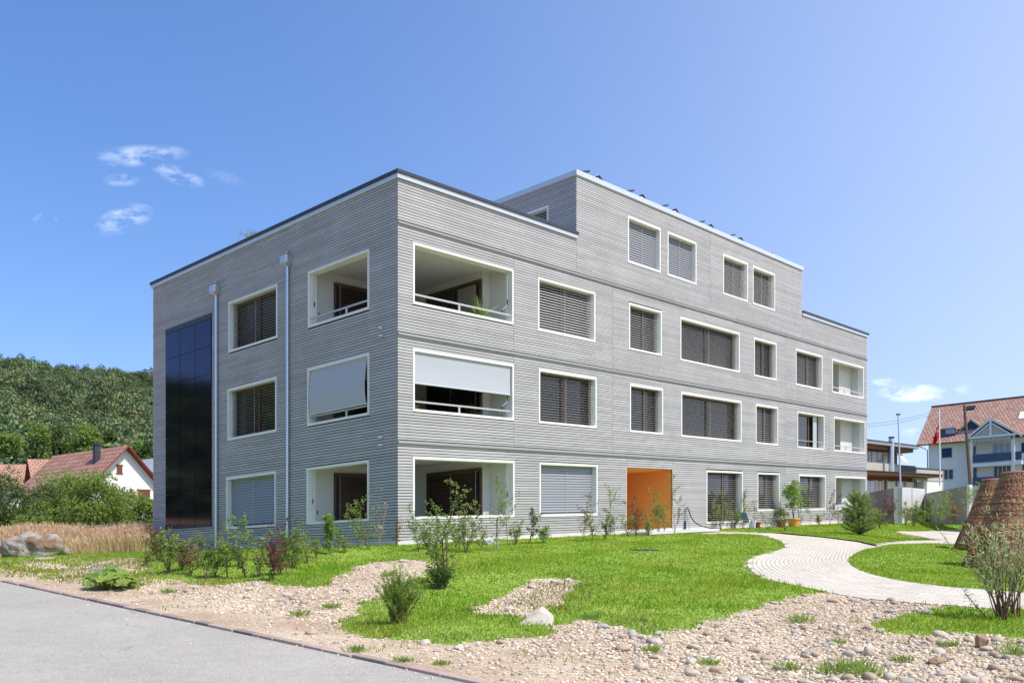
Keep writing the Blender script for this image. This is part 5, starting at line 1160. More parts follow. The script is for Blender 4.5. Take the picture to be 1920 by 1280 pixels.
for A_ in (.8, 3.45):
    for B_ in (0.02, 1.53):
        b = MB(K); b.tube([(A_, B_, .31), (A_, B_ + .2, .31)], .31, 18); wh = b.build('wheel', MAT['rubber'], CA); b = MB(K); b.tube([(A_, B_ - .01, .31), (A_, B_ + .21, .31)], .18, 14); b.build('rim', MAT['steel'], wh)

# ------------------------------------------------------------------ woven willow huts
mat('wicker', (.43, .22, .125), .65, .4, isl=.6, hue=.06, var=.3, scale=5)
mat('wicker_stake', (.24, .125, .07), .8, .2, isl=.3)
def hut(px, py, top, rb, rt, label, door, seed, cxm=None, low=.12):
    X, Y = gp(px, py); Xc = X if cxm is None else X + cxm; Hh = (py - top) / F_ * Y; z0 = float(terr(Xc, Y))
    ro = empty('woven_hut', (Xc, Y, z0), label, 'willow hut', 'woven willow play huts on the lawn'); rs = random.Random(seed)
    R = lambda h: rb + (rt - rb) * min(1, (h / Hh)) ** .92
    ns = 58; hd = .43 * Hh
    def indoor(a, h):
        if door is None: return False
        da = (a - door + math.pi) % (2 * math.pi) - math.pi; wdr = .38 * (rb / R(h)) * (1.0 if h < hd * .55 else math.sqrt(max(0, 1 - ((h - hd * .55) / (hd * .45)) ** 2))); return abs(da) < wdr and h < hd
    b = MB()
    for k in range(ns):
        a = 2 * math.pi * k / ns; h0 = 0
        if indoor(a, .3):
            h0 = next(h for h in np.arange(0, Hh, .03) if not indoor(a, h))
        b.tube([(R(h) * math.cos(a), R(h) * math.sin(a), h) for h in np.linspace(h0, Hh + rs.uniform(0, .04), 6)], .013, 5)
    b.build('stake', MAT['wicker_stake'], ro, rel=False)
    b = MB(); h = low; row = 0
    while h < Hh - .01:
        band = (row % 13) in (0, 1); p = .0245 if not band else .021; per = rs.randrange(ns)
        k = 0
        while k < ns * 2:
            ln = rs.randrange(10, 26); pts = []
            for q in range(k, min(k + ln, ns * 2) + 1):
                a = math.pi * (q + .0) / ns + per; hh = h + rs.uniform(-.004, .004); s_ = math.cos(math.pi * (q / 2 + row)) if q % 2 == 0 else 0
                if indoor(a, h):
                    if len(pts) > 1: b.tube(pts, .0125, 4, cap=True)
                    pts = []; continue
                rr = R(h) + s_ * .011; pts.append((rr * math.cos(a), rr * math.sin(a), hh))
            if len(pts) > 1: b.tube(pts, .0112 * rs.uniform(.85, 1.25) * (1.1 if band else 1), 4)
            k += ln
        h += p; row += 1
    b.build('weave', MAT['wicker'], ro, rel=False)
    b = MB(); b.tube([(R(Hh) * math.cos(a), R(Hh) * math.sin(a), Hh) for a in np.linspace(0, 2 * math.pi, 40)], .028, 6); b.build('rim', MAT['wicker'], ro, rel=False)
    if door is not None:
        b = MB(); w0 = .38; P = []
        for t in np.linspace(0, 1, 26):
            if t < .3: hh = t / .3 * hd * .55; da = -w0 * rb / R(hh)
            elif t > .7: hh = (1 - t) / .3 * hd * .55; da = w0 * rb / R(hh)
            else: th = math.pi * (t - .3) / .4; hh = hd * .55 + hd * .45 * math.sin(th); da = -w0 * rb / R(hh) * math.cos(th)
            a = door + da; P.append(((R(hh) + .02) * math.cos(a), (R(hh) + .02) * math.sin(a), hh))
        b.tube(P, .038, 7); b.build('doorway_arch', MAT['wicker_stake'], ro, rel=False)
    return ro
hut(1912, 1068, 886, 1.22, .37, 'nearer woven reddish-brown willow hut with an arched doorway', 3.10, 1)
hut(1866, 1030, 899, 1.12, .34, 'farther woven willow hut half hidden behind the nearer one', 2.3, 2)

# ------------------------------------------------------------------ planting
G1 = 'young shrubs planted in the grass in front of the left facade'
G2 = 'young saplings planted along the right facade'
G3 = 'young shrubs on the far lawn before the concrete walls'
SP = [
 # px, py, top, leaf, label, options
 (213, 1020, 964, 'leaf_red', 'slim purple-leaved sapling in front of the low concrete wall', G1, dict(stems=1, br=12, spread=.25, nleaf=14)),
 (244, 1012, 966, 'leaf_dark', 'small dark green sapling between the low wall and the car', G1, dict(stems=1, br=9, spread=.3, nleaf=14)),
 (273, 1032, 964, 'leaf_green', 'thin green sapling against the far left corner of the block', G1, dict(stems=2, br=10, spread=.25, nleaf=10)),
 (232, 1032, 1008, 'leaf_olive', 'leaning thin pale stem in the shade of the low wall', G1, dict(stems=1, br=4, spread=.2, nleaf=9, lean=-.9)),
 (296, 1052, 985, 'leaf_brown', 'brown-red tinged shrub at the left end of the shrub row', G1, dict(stems=6, br=22, spread=.5, nleaf=22)),
 (318, 1075, 992, 'leaf_green', 'broad dense green shrub at the far left corner of the block', G1, dict(stems=7, br=22, spread=.5, nleaf=22)),
 (340, 1070, 1000, 'leaf_olive', 'olive shrub just right of the broad shrub under the solar panels', G1, dict(stems=6, br=22, spread=.5, nleaf=24)),
 (346, 1030, 952, 'leaf_red', 'twisted half-bare reddish sapling below the solar panels', G1, dict(stems=3, br=8, spread=.35, nleaf=7, wig=.3, bark='bark_pale')),
 (368, 1032, 978, 'leaf_olive', 'spindly pale sapling beside the left downpipe', G1, dict(stems=2, br=6, spread=.25, nleaf=6)),
 (386, 1086, 1004, 'leaf_dark', 'dark-stemmed shrub in the grass below the left downpipe', G1, dict(stems=4, br=14, spread=.32, nleaf=16)),
 (404, 1083, 1012, 'leaf_green', 'small green shrub right of the dark-stemmed one', G1, dict(stems=4, br=12, spread=.3, nleaf=16)),
 (411, 1040, 985, 'leaf_olive', 'thin yellowish sapling right of the left downpipe', G1, dict(stems=2, br=8, spread=.3, nleaf=10)),
 (430, 1084, 970, 'leaf_bright', 'tall slim bright sapling left of the shuttered ground-floor window', G1, dict(stems=2, br=16, spread=.2, nleaf=16)),
 (463, 1050, 968, 'leaf_bright', 'bright green sapling centred before the shuttered ground-floor window', G1, dict(stems=1, br=12, spread=.3, nleaf=18)),
 (462, 1084, 1020, 'leaf_dark', 'low dark green plant below the bright sapling', G1, dict(stems=3, br=9, spread=.4, nleaf=14)),
 (508, 1088, 970, 'leaf_red', 'tall shrub with dark purple leaves left of the right downpipe', G1, dict(stems=5, br=24, spread=.35, nleaf=16)),
 (524, 1078, 1008, 'leaf_dark', 'dense dark shrub at the foot of the purple one', G1, dict(stems=6, br=20, spread=.5, nleaf=22)),
 (549, 1064, 982, 'leaf_green', 'full green shrub right in front of the right downpipe', G1, dict(stems=6, br=24, spread=.42, nleaf=26)),
 (574, 1056, 990, 'leaf_olive', 'loose olive shrub just right of the right downpipe', G1, dict(stems=4, br=14, spread=.4, nleaf=12)),
 (617, 1040, 962, 'leaf_bright', 'narrow columnar light green shrub under the corner loggia', G1, dict(stems=3, br=24, spread=.2, nleaf=30)),
 (634, 1032, 988, 'leaf_bright', 'short light green twig beside the columnar shrub', G1, dict(stems=1, br=6, spread=.2, nleaf=14)),
 (671, 1026, 930, 'leaf_bright', 'open leafy sapling with two branches under the corner loggia', G1, dict(stems=3, br=14, spread=.42, nleaf=20)),
 (713, 1024, 912, 'leaf_straw', 'tall dry grassy weed left of the building corner', G1, dict(stems=5, br=9, spread=.12, nleaf=9, bark='bark_pale')),
 (742, 1024, 966, 'leaf_brown', 'reddish thin dry weed exactly at the building corner', G1, dict(stems=3, br=8, spread=.15, nleaf=10, bark='bark_red')),
 (784, 1034, 948, 'leaf_green', 'leafy sapling under the left end of the corner loggia', G2, dict(stems=3, br=16, spread=.36, nleaf=20)),
 (834, 1101, 903, 'leaf_green', 'tallest sapling with thick foliage at its foot in the middle of the lawn', G2, dict(stems=3, br=20, spread=.30, nleaf=30, lean=-.12, r=.018, bark='bark', start=.3, ll=.06)),
 (822, 1104, 1058, 'leaf_dark', 'dense low bush around the foot of the tallest sapling', G2, dict(stems=7, br=22, spread=.85, nleaf=28)),
 (874, 1036, 948, 'leaf_olive', 'willowy yellow-green shrub before the middle of the corner loggia', G2, dict(stems=5, br=22, spread=.32, nleaf=24)),
 (905, 1030, 970, 'leaf_olive', 'low olive shrub left of the wooden stake', G2, dict(stems=3, br=10, spread=.35, nleaf=14)),
 (925, 1034, 932, 'leaf_green', 'slim sapling beside a stake before the corner loggia', G2, dict(stems=1, br=10, spread=.3, nleaf=14)),
 (952, 1024, 896, 'leaf_green', 'tall thin sapling at the right end of the corner loggia', G2, dict(stems=1, br=18, spread=.3, nleaf=16)),
 (990, 1019, 952, 'leaf_dark', 'leaning bushy sapling between the loggia and the shuttered window', G2, dict(stems=3, br=16, spread=.3, nleaf=20, lean=.22)),
 (1093, 1016, 926, 'leaf_red', 'purple-leaved sapling before the big shuttered window', G2, dict(stems=2, br=15, spread=.42, nleaf=12)),
 (1112, 1013, 955, 'leaf_green', 'green sapling just right of the purple-leaved one', G2, dict(stems=2, br=12, spread=.3, nleaf=16)),
 (1153, 1014, 916, 'leaf_green', 'wide-branching sapling left of the orange entrance', G2, dict(stems=1, br=16, spread=.42, nleaf=15)),
 (1194, 1005, 930, 'leaf_brown', 'reddish shrub in the left half of the orange entrance', G2, dict(stems=6, br=26, spread=.35, nleaf=16)),
 (1178, 1006, 962, 'leaf_green', 'small green shrub at the left jamb of the orange entrance', G2, dict(stems=3, br=12, spread=.35, nleaf=16)),
 (1234, 1001, 915, 'leaf_green', 'green shrub in the right half of the orange entrance', G2, dict(stems=5, br=26, spread=.3, nleaf=22)),
 (1245, 1001, 945, 'leaf_green', 'second green shrub nearer the right jamb of the orange entrance', G2, dict(stems=3, br=14, spread=.4, nleaf=18)),
 (1264, 1001, 890, 'leaf_green', 'tall slender sapling against the right jamb of the orange entrance', G2, dict(stems=2, br=18, spread=.22, nleaf=17)),
 (1351, 992, 930, 'leaf_olive', 'broad pale shrub before the tall ground-floor window', G2, dict(stems=6, br=24, spread=.45, nleaf=22)),
 (1366, 990, 920, 'leaf_bright', 'thin climbing plant at the right edge of the tall window', G2, dict(stems=1, br=9, spread=.3, nleaf=14)),
 (1394, 989, 918, 'leaf_bright', 'leafy vine-like sapling right of the tall window', G2, dict(stems=2, br=14, spread=.35, nleaf=24)),
 (1413, 992, 938, 'leaf_brown', 'thin reddish sapling between the tall window and the next', G2, dict(stems=1, br=9, spread=.3, nleaf=9)),
 (1441, 993, 955, 'leaf_olive', 'twiggy sprawling shrub left of the pots', G2, dict(stems=4, br=12, spread=.5, nleaf=10)),
 (1472, 996, 960, 'leaf_olive', 'small shrub before the orange pot', G2, dict(stems=4, br=12, spread=.4, nleaf=12)),
 (1519, 984, 912, 'leaf_bright', 'slender bright sapling before the window right of the potted bush', G2, dict(stems=1, br=14, spread=.25, nleaf=18)),
 (1556, 986, 922, 'leaf_brown', 'reddish sapling between that window and the end loggia', G2, dict(stems=2, br=20, spread=.32, nleaf=18)),
 (1571, 984, 950, 'leaf_olive', 'faint thin shrub below the end loggia', G2, dict(stems=2, br=10, spread=.3, nleaf=10)),
 (1650, 990, 955, 'leaf_bright', 'bright small shrub touching the right side of the pine', G3, dict(stems=4, br=14, spread=.5, nleaf=22, Yfix=31)),
 (1660, 986, 926, 'leaf_red', 'red-leaved sapling right of the pine', G3, dict(stems=2, br=14, spread=.25, nleaf=14, Yfix=33)),
 (1674, 984, 929, 'leaf_red', 'taller dark red sapling before the first concrete wall', G3, dict(stems=2, br=14, spread=.25, nleaf=14, Yfix=33)),
 (1697, 984, 940, 'leaf_olive', 'green shrub before the left part of the sunlit wall', G3, dict(stems=5, br=22, spread=.45, nleaf=20, Yfix=33)),
 (1713, 986, 938, 'leaf_olive', 'olive shrub before the middle of the sunlit wall', G3, dict(stems=6, br=24, spread=.4, nleaf=20, Yfix=32)),
 (1728, 984, 945, 'leaf_bright', 'light shrub before the right end of the sunlit wall', G3, dict(stems=4, br=18, spread=.4, nleaf=18, Yfix=32)),
 (1746, 983, 926, 'leaf_green', 'tall green shrub at the left of the long grey wall', G3, dict(stems=3, br=20, spread=.32, nleaf=22, Yfix=32)),
 (1760, 983, 936, 'leaf_olive', 'olive shrub a step right of the tall green one', G3, dict(stems=3, br=16, spread=.3, nleaf=18, Yfix=32)),
 (1776, 984, 920, 'leaf_bright', 'two-headed sapling before the middle of the long grey wall', G3, dict(stems=2, br=14, spread=.35, nleaf=24, Yfix=31.5)),
 (1790, 982, 938, 'leaf_brown', 'brownish shrub at the left silhouette of the farther hut', G3, dict(stems=5, br=20, spread=.4, nleaf=18, Yfix=32)),
 (1822, 962, 908, 'leaf_bright', 'small leafy tree crown showing above the end of the long wall', G3, dict(stems=3, br=18, spread=.5, nleaf=24, Yfix=36)),
]
for k, (px, py, tp, lf, hw_) in enumerate([(270, 1062, 1018, 'leaf_green', 'low green'), (358, 1078, 1022, 'leaf_brown', 'low brownish'), (372, 1062, 1006, 'leaf_olive', 'thin olive'), (418, 1062, 1015, 'leaf_dark', 'dark tangled'), (446, 1062, 1005, 'leaf_olive', 'pale tangled'), (487, 1082, 1022, 'leaf_green', 'rounded green'), (496, 1050, 990, 'leaf_olive', 'twiggy pale'), (535, 1052, 1000, 'leaf_red', 'reddish twiggy'), (592, 1046, 1004, 'leaf_green', 'small green'), (648, 1036, 1000, 'leaf_olive', 'feathery pale'), (690, 1030, 985, 'leaf_olive', 'wispy pale'), (330, 1040, 1000, 'leaf_olive', 'straggly olive')]):
    wh_ = ['at the left end of the shrub row', 'under the solar panels', 'under the right edge of the solar panels', 'at the foot of the left downpipe', 'just right of the left downpipe', 'below the right edge of the shuttered window', 'under the right edge of the shuttered window', 'left of the right downpipe', 'between the right downpipe and the loggia', 'under the middle of the left ground-floor loggia', 'under the right end of the left ground-floor loggia', 'close to the wall under the solar panels'][k]
    SP.append((px, py, tp, lf, hw_ + ' shrub ' + wh_, G1, dict(stems=4, br=11, spread=.42, nleaf=13)))
for k, (px, py, tp, lf, hw_, wh_) in enumerate([(800, 1030, 990, 'leaf_green', 'small bushy green', 'just right of the building corner'), (860, 1032, 985, 'leaf_green', 'thin green', 'left of the willowy shrub before the corner loggia'), (966, 1021, 975, 'leaf_olive', 'low pale', 'right of the corner loggia'), (1020, 1018, 985, 'leaf_green', 'tiny green', 'below the left jamb of the big shuttered window'), (1135, 1011, 965, 'leaf_dark', 'thin dark', 'right of the big shuttered window'), (1216, 1004, 965, 'leaf_green', 'low green', 'in the middle of the orange entrance'), (1376, 990, 955, 'leaf_green', 'low green', 'beside the folding chair'), (1536, 984, 962, 'leaf_green', 'low green', 'left of the reddish sapling by the end loggia')]):
    SP.append((px, py, tp, lf, hw_ + ' shrub ' + wh_, G2, dict(stems=4, br=16, spread=.45, nleaf=18)))
for k, (px, py, tp, lf, lb, gr, op) in enumerate(SP): sapling(px, py, tp, lb, lf, seed=k + 1, group=gr, name='sapling' if op.get('stems', 1) < 4 else 'shrub', cat='sapling' if op.get('stems', 1) < 4 else 'shrub', **op)
# stake
def stick(name, px, py, top, r, m, label, cat, lean=0):
    X, Y = gp(px, py); e = empty(name, (X, Y, float(terr(X, Y)) - .1), label, cat); b = MB(); h = (py - top) / F_ * Y + .1
    b.tube([(0, 0, 0), (lean, 0, h)], r, 7); b.build('shaft', MAT[m], e, rel=False); return e
stick('stake', 932, 1031, 974, .022, 'bark_pale', 'thin pale wooden plant stake beside the slim sapling', 'stake')
stick('stake', 1497, 985, 938, .014, 'pole_wood', 'thin dark plant stake right of the orange pot', 'stake')
# foreground bush, creeping willow, round-leaved plant
def bush(px, py, top, wpx, label, lf, n_st, seed, ll, lw, bark, cat, name, nleaf=40, out=.9, droop=0., axis=True, group=None, rr_=.008, lo=.25, lm=0.):
    rs = np.random.default_rng(seed); X, Y = gp(px, py); ro = empty(name, (X, Y, float(terr(X, Y)) - .01), label, cat, group); Hh = (py - top) / F_ * Y; Wb = wpx / 2 / F_ * Y
    b = MB(); LP = []; LA = []
    for s in range(n_st):
        a = rs.uniform(0, 6.28); k = rs.uniform(.1, 1) * out; h = Hh * rs.uniform(.6, 1.0) * (1 - .25 * k)
        d = np.array([math.cos(a) * Wb * k / Hh + lm, math.sin(a) * Wb * k / Hh, 1.]); T = curve_pts(rs, (rs.normal() * .04, rs.normal() * .04, 0), d, h * np.linalg.norm(d), 8, .08, -droop)
        b.tube([tuple(t) for t in T], [rr_ * (1 - .8 * i / 8) for i in range(9)], 5)
        for q in range(rs.integers(3, 6)):
            i0 = rs.integers(3, 8); dd = np.array(T[i0]) - np.array(T[i0 - 1]); dd = dd / np.linalg.norm(dd) + rs.normal(size=3) * .45
            B = curve_pts(rs, T[i0], dd, h * rs.uniform(.2, .4), 5, .1); b.tube([tuple(t) for t in B], [rr_ * .35, rr_ * .3, rr_ * .25, rr_ * .2, rr_ * .15, rr_ * .1], 4)
            B = np.array(B)
            for _ in range(nleaf // 4):
                g = rs.uniform(0, 4.99); g0 = int(g); LP.append(B[g0] * (1 - g + g0) + B[g0 + 1] * (g - g0)); LA.append((B[g0 + 1] - B[g0]) / np.linalg.norm(B[g0 + 1] - B[g0]) + rs.normal(size=3) * .35)
        T = np.array(T)
        for _ in range(nleaf):
            g = rs.uniform(lo * 8, 7.99); g0 = int(g); LP.append(T[g0] * (1 - g + g0) + T[g0 + 1] * (g - g0)); LA.append((T[g0 + 1] - T[g0]) / np.linalg.norm(T[g0 + 1] - T[g0]) + rs.normal(size=3) * .4)
    b.build('stem', MAT[bark], ro, rel=False)
    V, F = leaves(rs, np.array(LP), ll, ll * lw, .3, axis=np.array(LA)); np_mesh('foliage', V, F, MAT[lf], ro, rel=False); return ro
fb = bush(745, 1170, 1060, 150, 'reddish-stemmed willow bush with narrow leaves in front of the big gravel mound', 'leaf_bright', 40, 5, .05, .26, 'bark_red', 'bush', 'bush', nleaf=60, lo=.05, rr_=.006)
rs = np.random.default_rng(9); P = np.stack([rs.normal(size=60) * .10 + .22, rs.normal(size=60) * .1, rs.uniform(.15, .5, 60)], 1); V, F = leaves(rs, P, .05, .016, .3); np_mesh('red_leaves', V, F, MAT['leaf_brown'], fb, rel=False)
bush(1880, 1162, 930, 230, 'silvery narrow-leaved willow with bare lower stems on the front grass patch', 'leaf_silver', 24, 6, .085, .17, 'bark_red', 'willow', 'willow', nleaf=36, out=1.1, lo=.36, rr_=.010)
bush(1900, 1159, 925, 130, 'second silvery willow clump at the right picture edge', 'leaf_silver', 13, 8, .085, .17, 'bark_red', 'willow', 'willow', nleaf=34, out=.9, lo=.38, rr_=.010)
sapling(1852, 1158, 1100, 'long bare willow shoot leaning left over the paved path', 'leaf_silver', stems=1, br=4, spread=.2, nleaf=8, lean=-1.0, ll=.07, lw=.18, seed=31, group=None, r=.010, name='willow', cat='willow', wig=.04)
# round-leaved plant at the road
X, Y = gp(205, 1104); ro = empty('broadleaf_plant', (X, Y, float(terr(X, Y))), 'low clump of big round green leaves beside the road kerb', 'plant')
rs = np.random.default_rng(4); b = MB(); LV = []; LF = []; o = 0
for k in range(95):
    a = rs.uniform(0, 6.28); r = .40 * math.sqrt(rs.random()); h = .32 * (1 - (r / .5) ** 2) * rs.uniform(.6, 1.1) + .04; s = rs.uniform(.06, .10)
    c = np.array([r * math.cos(a), r * math.sin(a), h]); nrm_ = np.array([math.cos(a) * .45, math.sin(a) * .45 - .25, 1]) + rs.normal(size=3) * .25; nrm_ /= np.linalg.norm(nrm_); t1 = np.cross(nrm_, [0, 1, .1]); t1 /= np.linalg.norm(t1); t2 = np.cross(nrm_, t1)
    ringp = [c + (t1 * math.cos(q) + t2 * math.sin(q)) * s * (1 + .08 * math.sin(5 * q)) + nrm_ * .015 * math.cos(2 * q) for q in np.linspace(0, 2 * math.pi, 10)[:-1]]
    LV += ringp; LF.append(list(range(o, o + 9))); o += 9; b.tube([(r * .3 * math.cos(a), r * .3 * math.sin(a), 0), tuple(c - nrm_ * .004)], .005, 4)
b.build('stem', MAT['leaf_green'], ro, rel=False); np_mesh('foliage', np.array(LV), LF, MAT['leaf_bright'], ro, rel=False)
# pine: many upright branches clothed with needle brushes
X, Y = gp(1610, 1002); Hh = (1002 - 916) / F_ * Y; Wb = 29 / F_ * Y; ro = empty('pine', (X, Y, float(terr(X, Y)) - .02), 'bushy young pine standing on the back lawn right of the end loggia', 'pine')
rs = np.random.default_rng(12); b = MB(); LP = []; LA = []
b.tube([(0, 0, 0), (.01, 0, Hh * .93)], .03, 6, .008)
for k in range(170):
    z = Hh * rs.uniform(.0, .80); a = rs.uniform(0, 6.28); f = z / Hh; rad = Wb * (1.1 if f < .45 else 1.1 - (f - .45) * 1.3) * rs.uniform(.7, 1.15)
    B = [np.array([0, 0, z]), np.array([math.cos(a) * rad * .55, math.sin(a) * rad * .55, z + .08 * Hh]), np.array([math.cos(a) * rad, math.sin(a) * rad, z + rs.uniform(.10, .22) * Hh])]
    b.tube([tuple(q) for q in B], [.012, .009, .004], 4)
    for _ in range(170):
        g = rs.uniform(.35, 2); g0 = min(1, int(g)); q = B[g0] * (1 - g + g0) + B[g0 + 1] * (g - g0); d = (B[g0 + 1] - B[g0]); d /= np.linalg.norm(d); LP.append(q); LA.append(d * .8 + rs.normal(size=3) * .75)
b.build('trunk', MAT['bark'], ro, rel=False); LA = np.array(LA); LA /= np.linalg.norm(LA, axis=1)[:, None]
V, F = leaves(rs, np.array(LP), .085, .009, .1, axis=LA); np_mesh('foliage', V, F, MAT['needle'], ro, rel=False)
# plants between the shrubs: weed tufts on the gravel
for k, (px, py, hh) in enumerate([(1500, 1168, .16), (1222, 1222, .10), (1330, 1246, .08), (1560, 1262, .14), (1598, 1258, .18), (1625, 1268, .15), (1905, 1228, .16), (1690, 1240, .08), (1475, 1255, .10), (1782, 1212, .09), (668, 1222, .09), (756, 1240, .06), (828, 1245, .05), (315, 1112, .10), (620, 1140, .10), (560, 1155, .12), (1570, 1206, .07), (880, 1146, .08), (1110, 1160, .12), (730, 1080, .12)]):
    X, Y = gp(px, py); rs = np.random.default_rng(k + 60); n = 110; ro = empty('weed_tuft', (X, Y, float(terr(X, Y))), 'small green weed tuft growing out of the gravel ' + ['near the road kerb', 'at the lawn edge', 'among the large cobbles'][0 if px < 860 and py > 1200 or px < 600 else (1 if px < 1300 or py < 1175 else 2)], 'weed', 'green weed tufts in the gravel')
    a = rs.uniform(0, 6.28, n); r = rs.uniform(0, .13, n) * (hh / .1) ** .5; P = np.stack([np.cos(a) * r, np.sin(a) * r, np.zeros(n)], 1); ax = np.stack([np.cos(a) * .5, np.sin(a) * .5, np.ones(n)], 1)
    V, F = leaves(rs, P, hh, .012, .2, axis=ax / np.linalg.norm(ax, axis=1)[:, None]); np_mesh('foliage', V, F, MAT['leaf_bright'], ro, rel=False)
# roof weeds on the parapet
p0 = W_(.2, 7.15, 9.74); ro = empty('roof_plant', p0, 'wispy grasses growing on the roof above the left facade', 'plant')
rs = np.random.default_rng(5); n = 160; P = np.stack([rs.normal(size=n) * .25, rs.normal(size=n) * .25, np.zeros(n)], 1); ax = np.stack([rs.normal(size=n) * .3, rs.normal(size=n) * .3, np.ones(n)], 1); V, F = leaves(rs, P, .26, .012, .2, axis=ax / np.linalg.norm(ax, axis=1)[:, None]); np_mesh('foliage', V, F, MAT['leaf_olive'], ro, rel=False)

# ------------------------------------------------------------------ things on loggias and along the wall
def place(u, v, h): return W_(u, v, h)
mat('terracotta', (.45, .17, .08), .8, .2, var=.15); mat('pot_orange', (.75, .33, .07), .6, .3, var=.1); mat('pot_dark', (.22, .07, .04), .7, .3); mat('plastic_grey', (.55, .60, .68), .5, .4)
def lathe(b, prof, k=20, c=(0, 0, 0)):
    o = len(b.v)
    for (r, z) in prof:
        for j in range(k): a = 2 * math.pi * j / k; b.v.append((c[0] + r * math.cos(a), c[1] + r * math.sin(a), c[2] + z))
    for i in range(len(prof) - 1):
        for j in range(k): b.f.append((o + i * k + j, o + i * k + (j + 1) % k, o + (i + 1) * k + (j + 1) % k, o + (i + 1) * k + j))
def pot(e, r, h, m):
    b = MB(); lathe(b, [(.001, 0), (r * .72, 0), (r * .96, h * .86), (r * 1.04, h * .86), (r * 1.04, h), (r * .92, h), (r * .88, h * .8), (.001, h * .8)]); b.build('pot', MAT[m], e, smooth=False, rel=False)
# yucca in the top corner loggia
p = place(3.55, .50, 6.02); e = empty('potted_yucca', p, 'spiky green potted yucca behind the railing of the top corner loggia', 'potted plant'); pot(e, .16, .26, 'terracotta')
rs = np.random.default_rng(1); n = 46; ax = rs.normal(size=(n, 3)); ax[:, 2] = np.abs(ax[:, 2]) * 1.2 + .35; ax /= np.linalg.norm(ax, axis=1)[:, None]; b = MB(); b.tube([(0, 0, .2), (0, 0, .45)], .03, 6); b.build('stem', MAT['bark'], e, rel=False)
V, F = leaves(rs, np.zeros((n, 3)) + np.array([0, 0, .45]), .66, .06, .1, axis=ax, fold=.04); np_mesh('foliage', V, F, MAT['leaf_green'], e, rel=False)
# covered chair in the same loggia
p = place(2.05, 1.25, 5.85); cv = MB(); lathe(cv, [(.42, 0), (.42, .5), (.36, .78), (.18, .90), (.001, .93)], 16); mat('cover', (.24, .25, .27), .8, .2, bump=1.2, bscale=6)
o = cv.build('covered_grill', MAT['cover'], smooth=True); o.location = p; tag(o, 'round grey fabric-covered grill behind the top corner loggia railing', 'covered grill')
for (u, v, h0, hh, lf, lb, ll, sd) in [(.80, .55, 3.02, .85, 'leaf_bright', 'bright green potted plant at the left end of the awning loggia', .06, 3), (3.45, .70, 3.02, .95, 'leaf_dark', 'dark round potted plant at the right end of the awning loggia', .05, 4), (1.5, 1.5, 3.02, 1.7, 'leaf_dark', 'tall dark houseplant deep inside the awning loggia', .07, 5), (.55, 3.0, 3.02, .95, 'leaf_dark', 'dark potted plant below the bulging awning of the left facade', .06, 6)]:
    p = place(u, v, h0); e = empty('potted_plant', p, lb, 'potted plant', 'potted plants in the loggias'); pot(e, .15, .24, 'terracotta'); rs = np.random.default_rng(sd); P, uu = crown_pts(rs, 420, .28, .28, (hh - .3) / 2, 9, .5); V, F = leaves(rs, P + np.array([0, 0, .28 + (hh - .3) / 2]), ll, ll * .5, .4); np_mesh('foliage', V, F, MAT[lf], e, rel=False); b = MB(); b.tube([(0, 0, .2), (0, 0, hh * .6)], .012, 5); b.build('stem', MAT['bark'], e, rel=False)
# white folded laundry / cushion on the end loggia sill, garden chair in end loggia
def chair(e, m, s=1.):
    fr_ = lambda a, d, h: (DU[0] * a + DV[0] * d, DU[1] * a + DV[1] * d, h)
    b = MB(fr_); b.box(-.22, .22, -.22, .22, .42, .45); b.build('seat', MAT[m], e, rel=False); b = MB(fr_); b.slab([(-.22, .2, .45), (.22, .2, .45), (.22, .32, .95), (-.22, .32, .95)], (0, .02, 0)); b.build('backrest', MAT[m], e, rel=False)
    for x in (-.2, .2):
        for y in (-.2, .2): b = MB(fr_); b.tube([(x, y, 0), (x, y, .42)], .014, 6); b.build('leg', MAT['steel'], e, rel=False)
e = empty('garden_chair', place(28.0, .7, 5.82), 'light garden chair in the top end loggia', 'chair'); chair(e, 'plastic_grey')
b = MB(FR); b.box(27.75, 29.0, .05, .16, .675, .88); o = b.build('cushion', MAT['fabric'], bevel=.04); tag(o, 'pale cushion lying along the sill of the ground-floor end loggia', 'cushion')
# potted bush, dark pot, buckets, deck chair, hose, rod
def gz(u, v): x, y = uv2xy(u, v); return (x, y, float(terr(x, y)))
u1 = 21.55
e = empty('potted_bush', gz(u1, -.75), 'tall round-headed green bush in a bright orange pot by the right facade', 'potted bush'); pot(e, .27, .36, 'pot_orange')
rs = np.random.default_rng(15); b = MB(); 
for k in range(4): b.tube([(0, 0, .3), (rs.normal() * .08, rs.normal() * .08, .9), (rs.normal() * .25, rs.normal() * .2, 1.5)], [.02, .014, .006], 5)
b.build('stem', MAT['bark'], e, rel=False); P, uu = crown_pts(rs, 3000, .48, .48, .82, 20, .5); V, F = leaves(rs, P + np.array([0, 0, 1.22]), .07, .045, .4); np_mesh('foliage', V, F, MAT['leaf_bright'], e, rel=False)
e = empty('potted_shrub', gz(20.45, -.7), 'dark leafy shrub in a brown-red pot left of the orange pot', 'potted shrub'); pot(e, .22, .34, 'pot_dark'); P, uu = crown_pts(rs, 900, .45, .45, .32, 12, .5); V, F = leaves(rs, P + np.array([.05, 0, .62]), .055, .035, .4); np_mesh('foliage', V, F, MAT['leaf_dark'], e, rel=False)
b = MB(); lathe(b, [(.001, 0), (.12, 0), (.15, .32), (.155, .33), (.14, .33), (.11, .02), (.001, .02)]); o = b.build('bucket', MAT['plastic_grey']); o.location = gz(18.3, -.5); tag(o, 'light grey bucket beside the folding chair under the tall window', 'bucket')
e = empty('flowerpot', gz(18.75, -.5), 'small red-brown flowerpot right of the grey bucket', 'flowerpot'); pot(e, .13, .24, 'pot_dark')
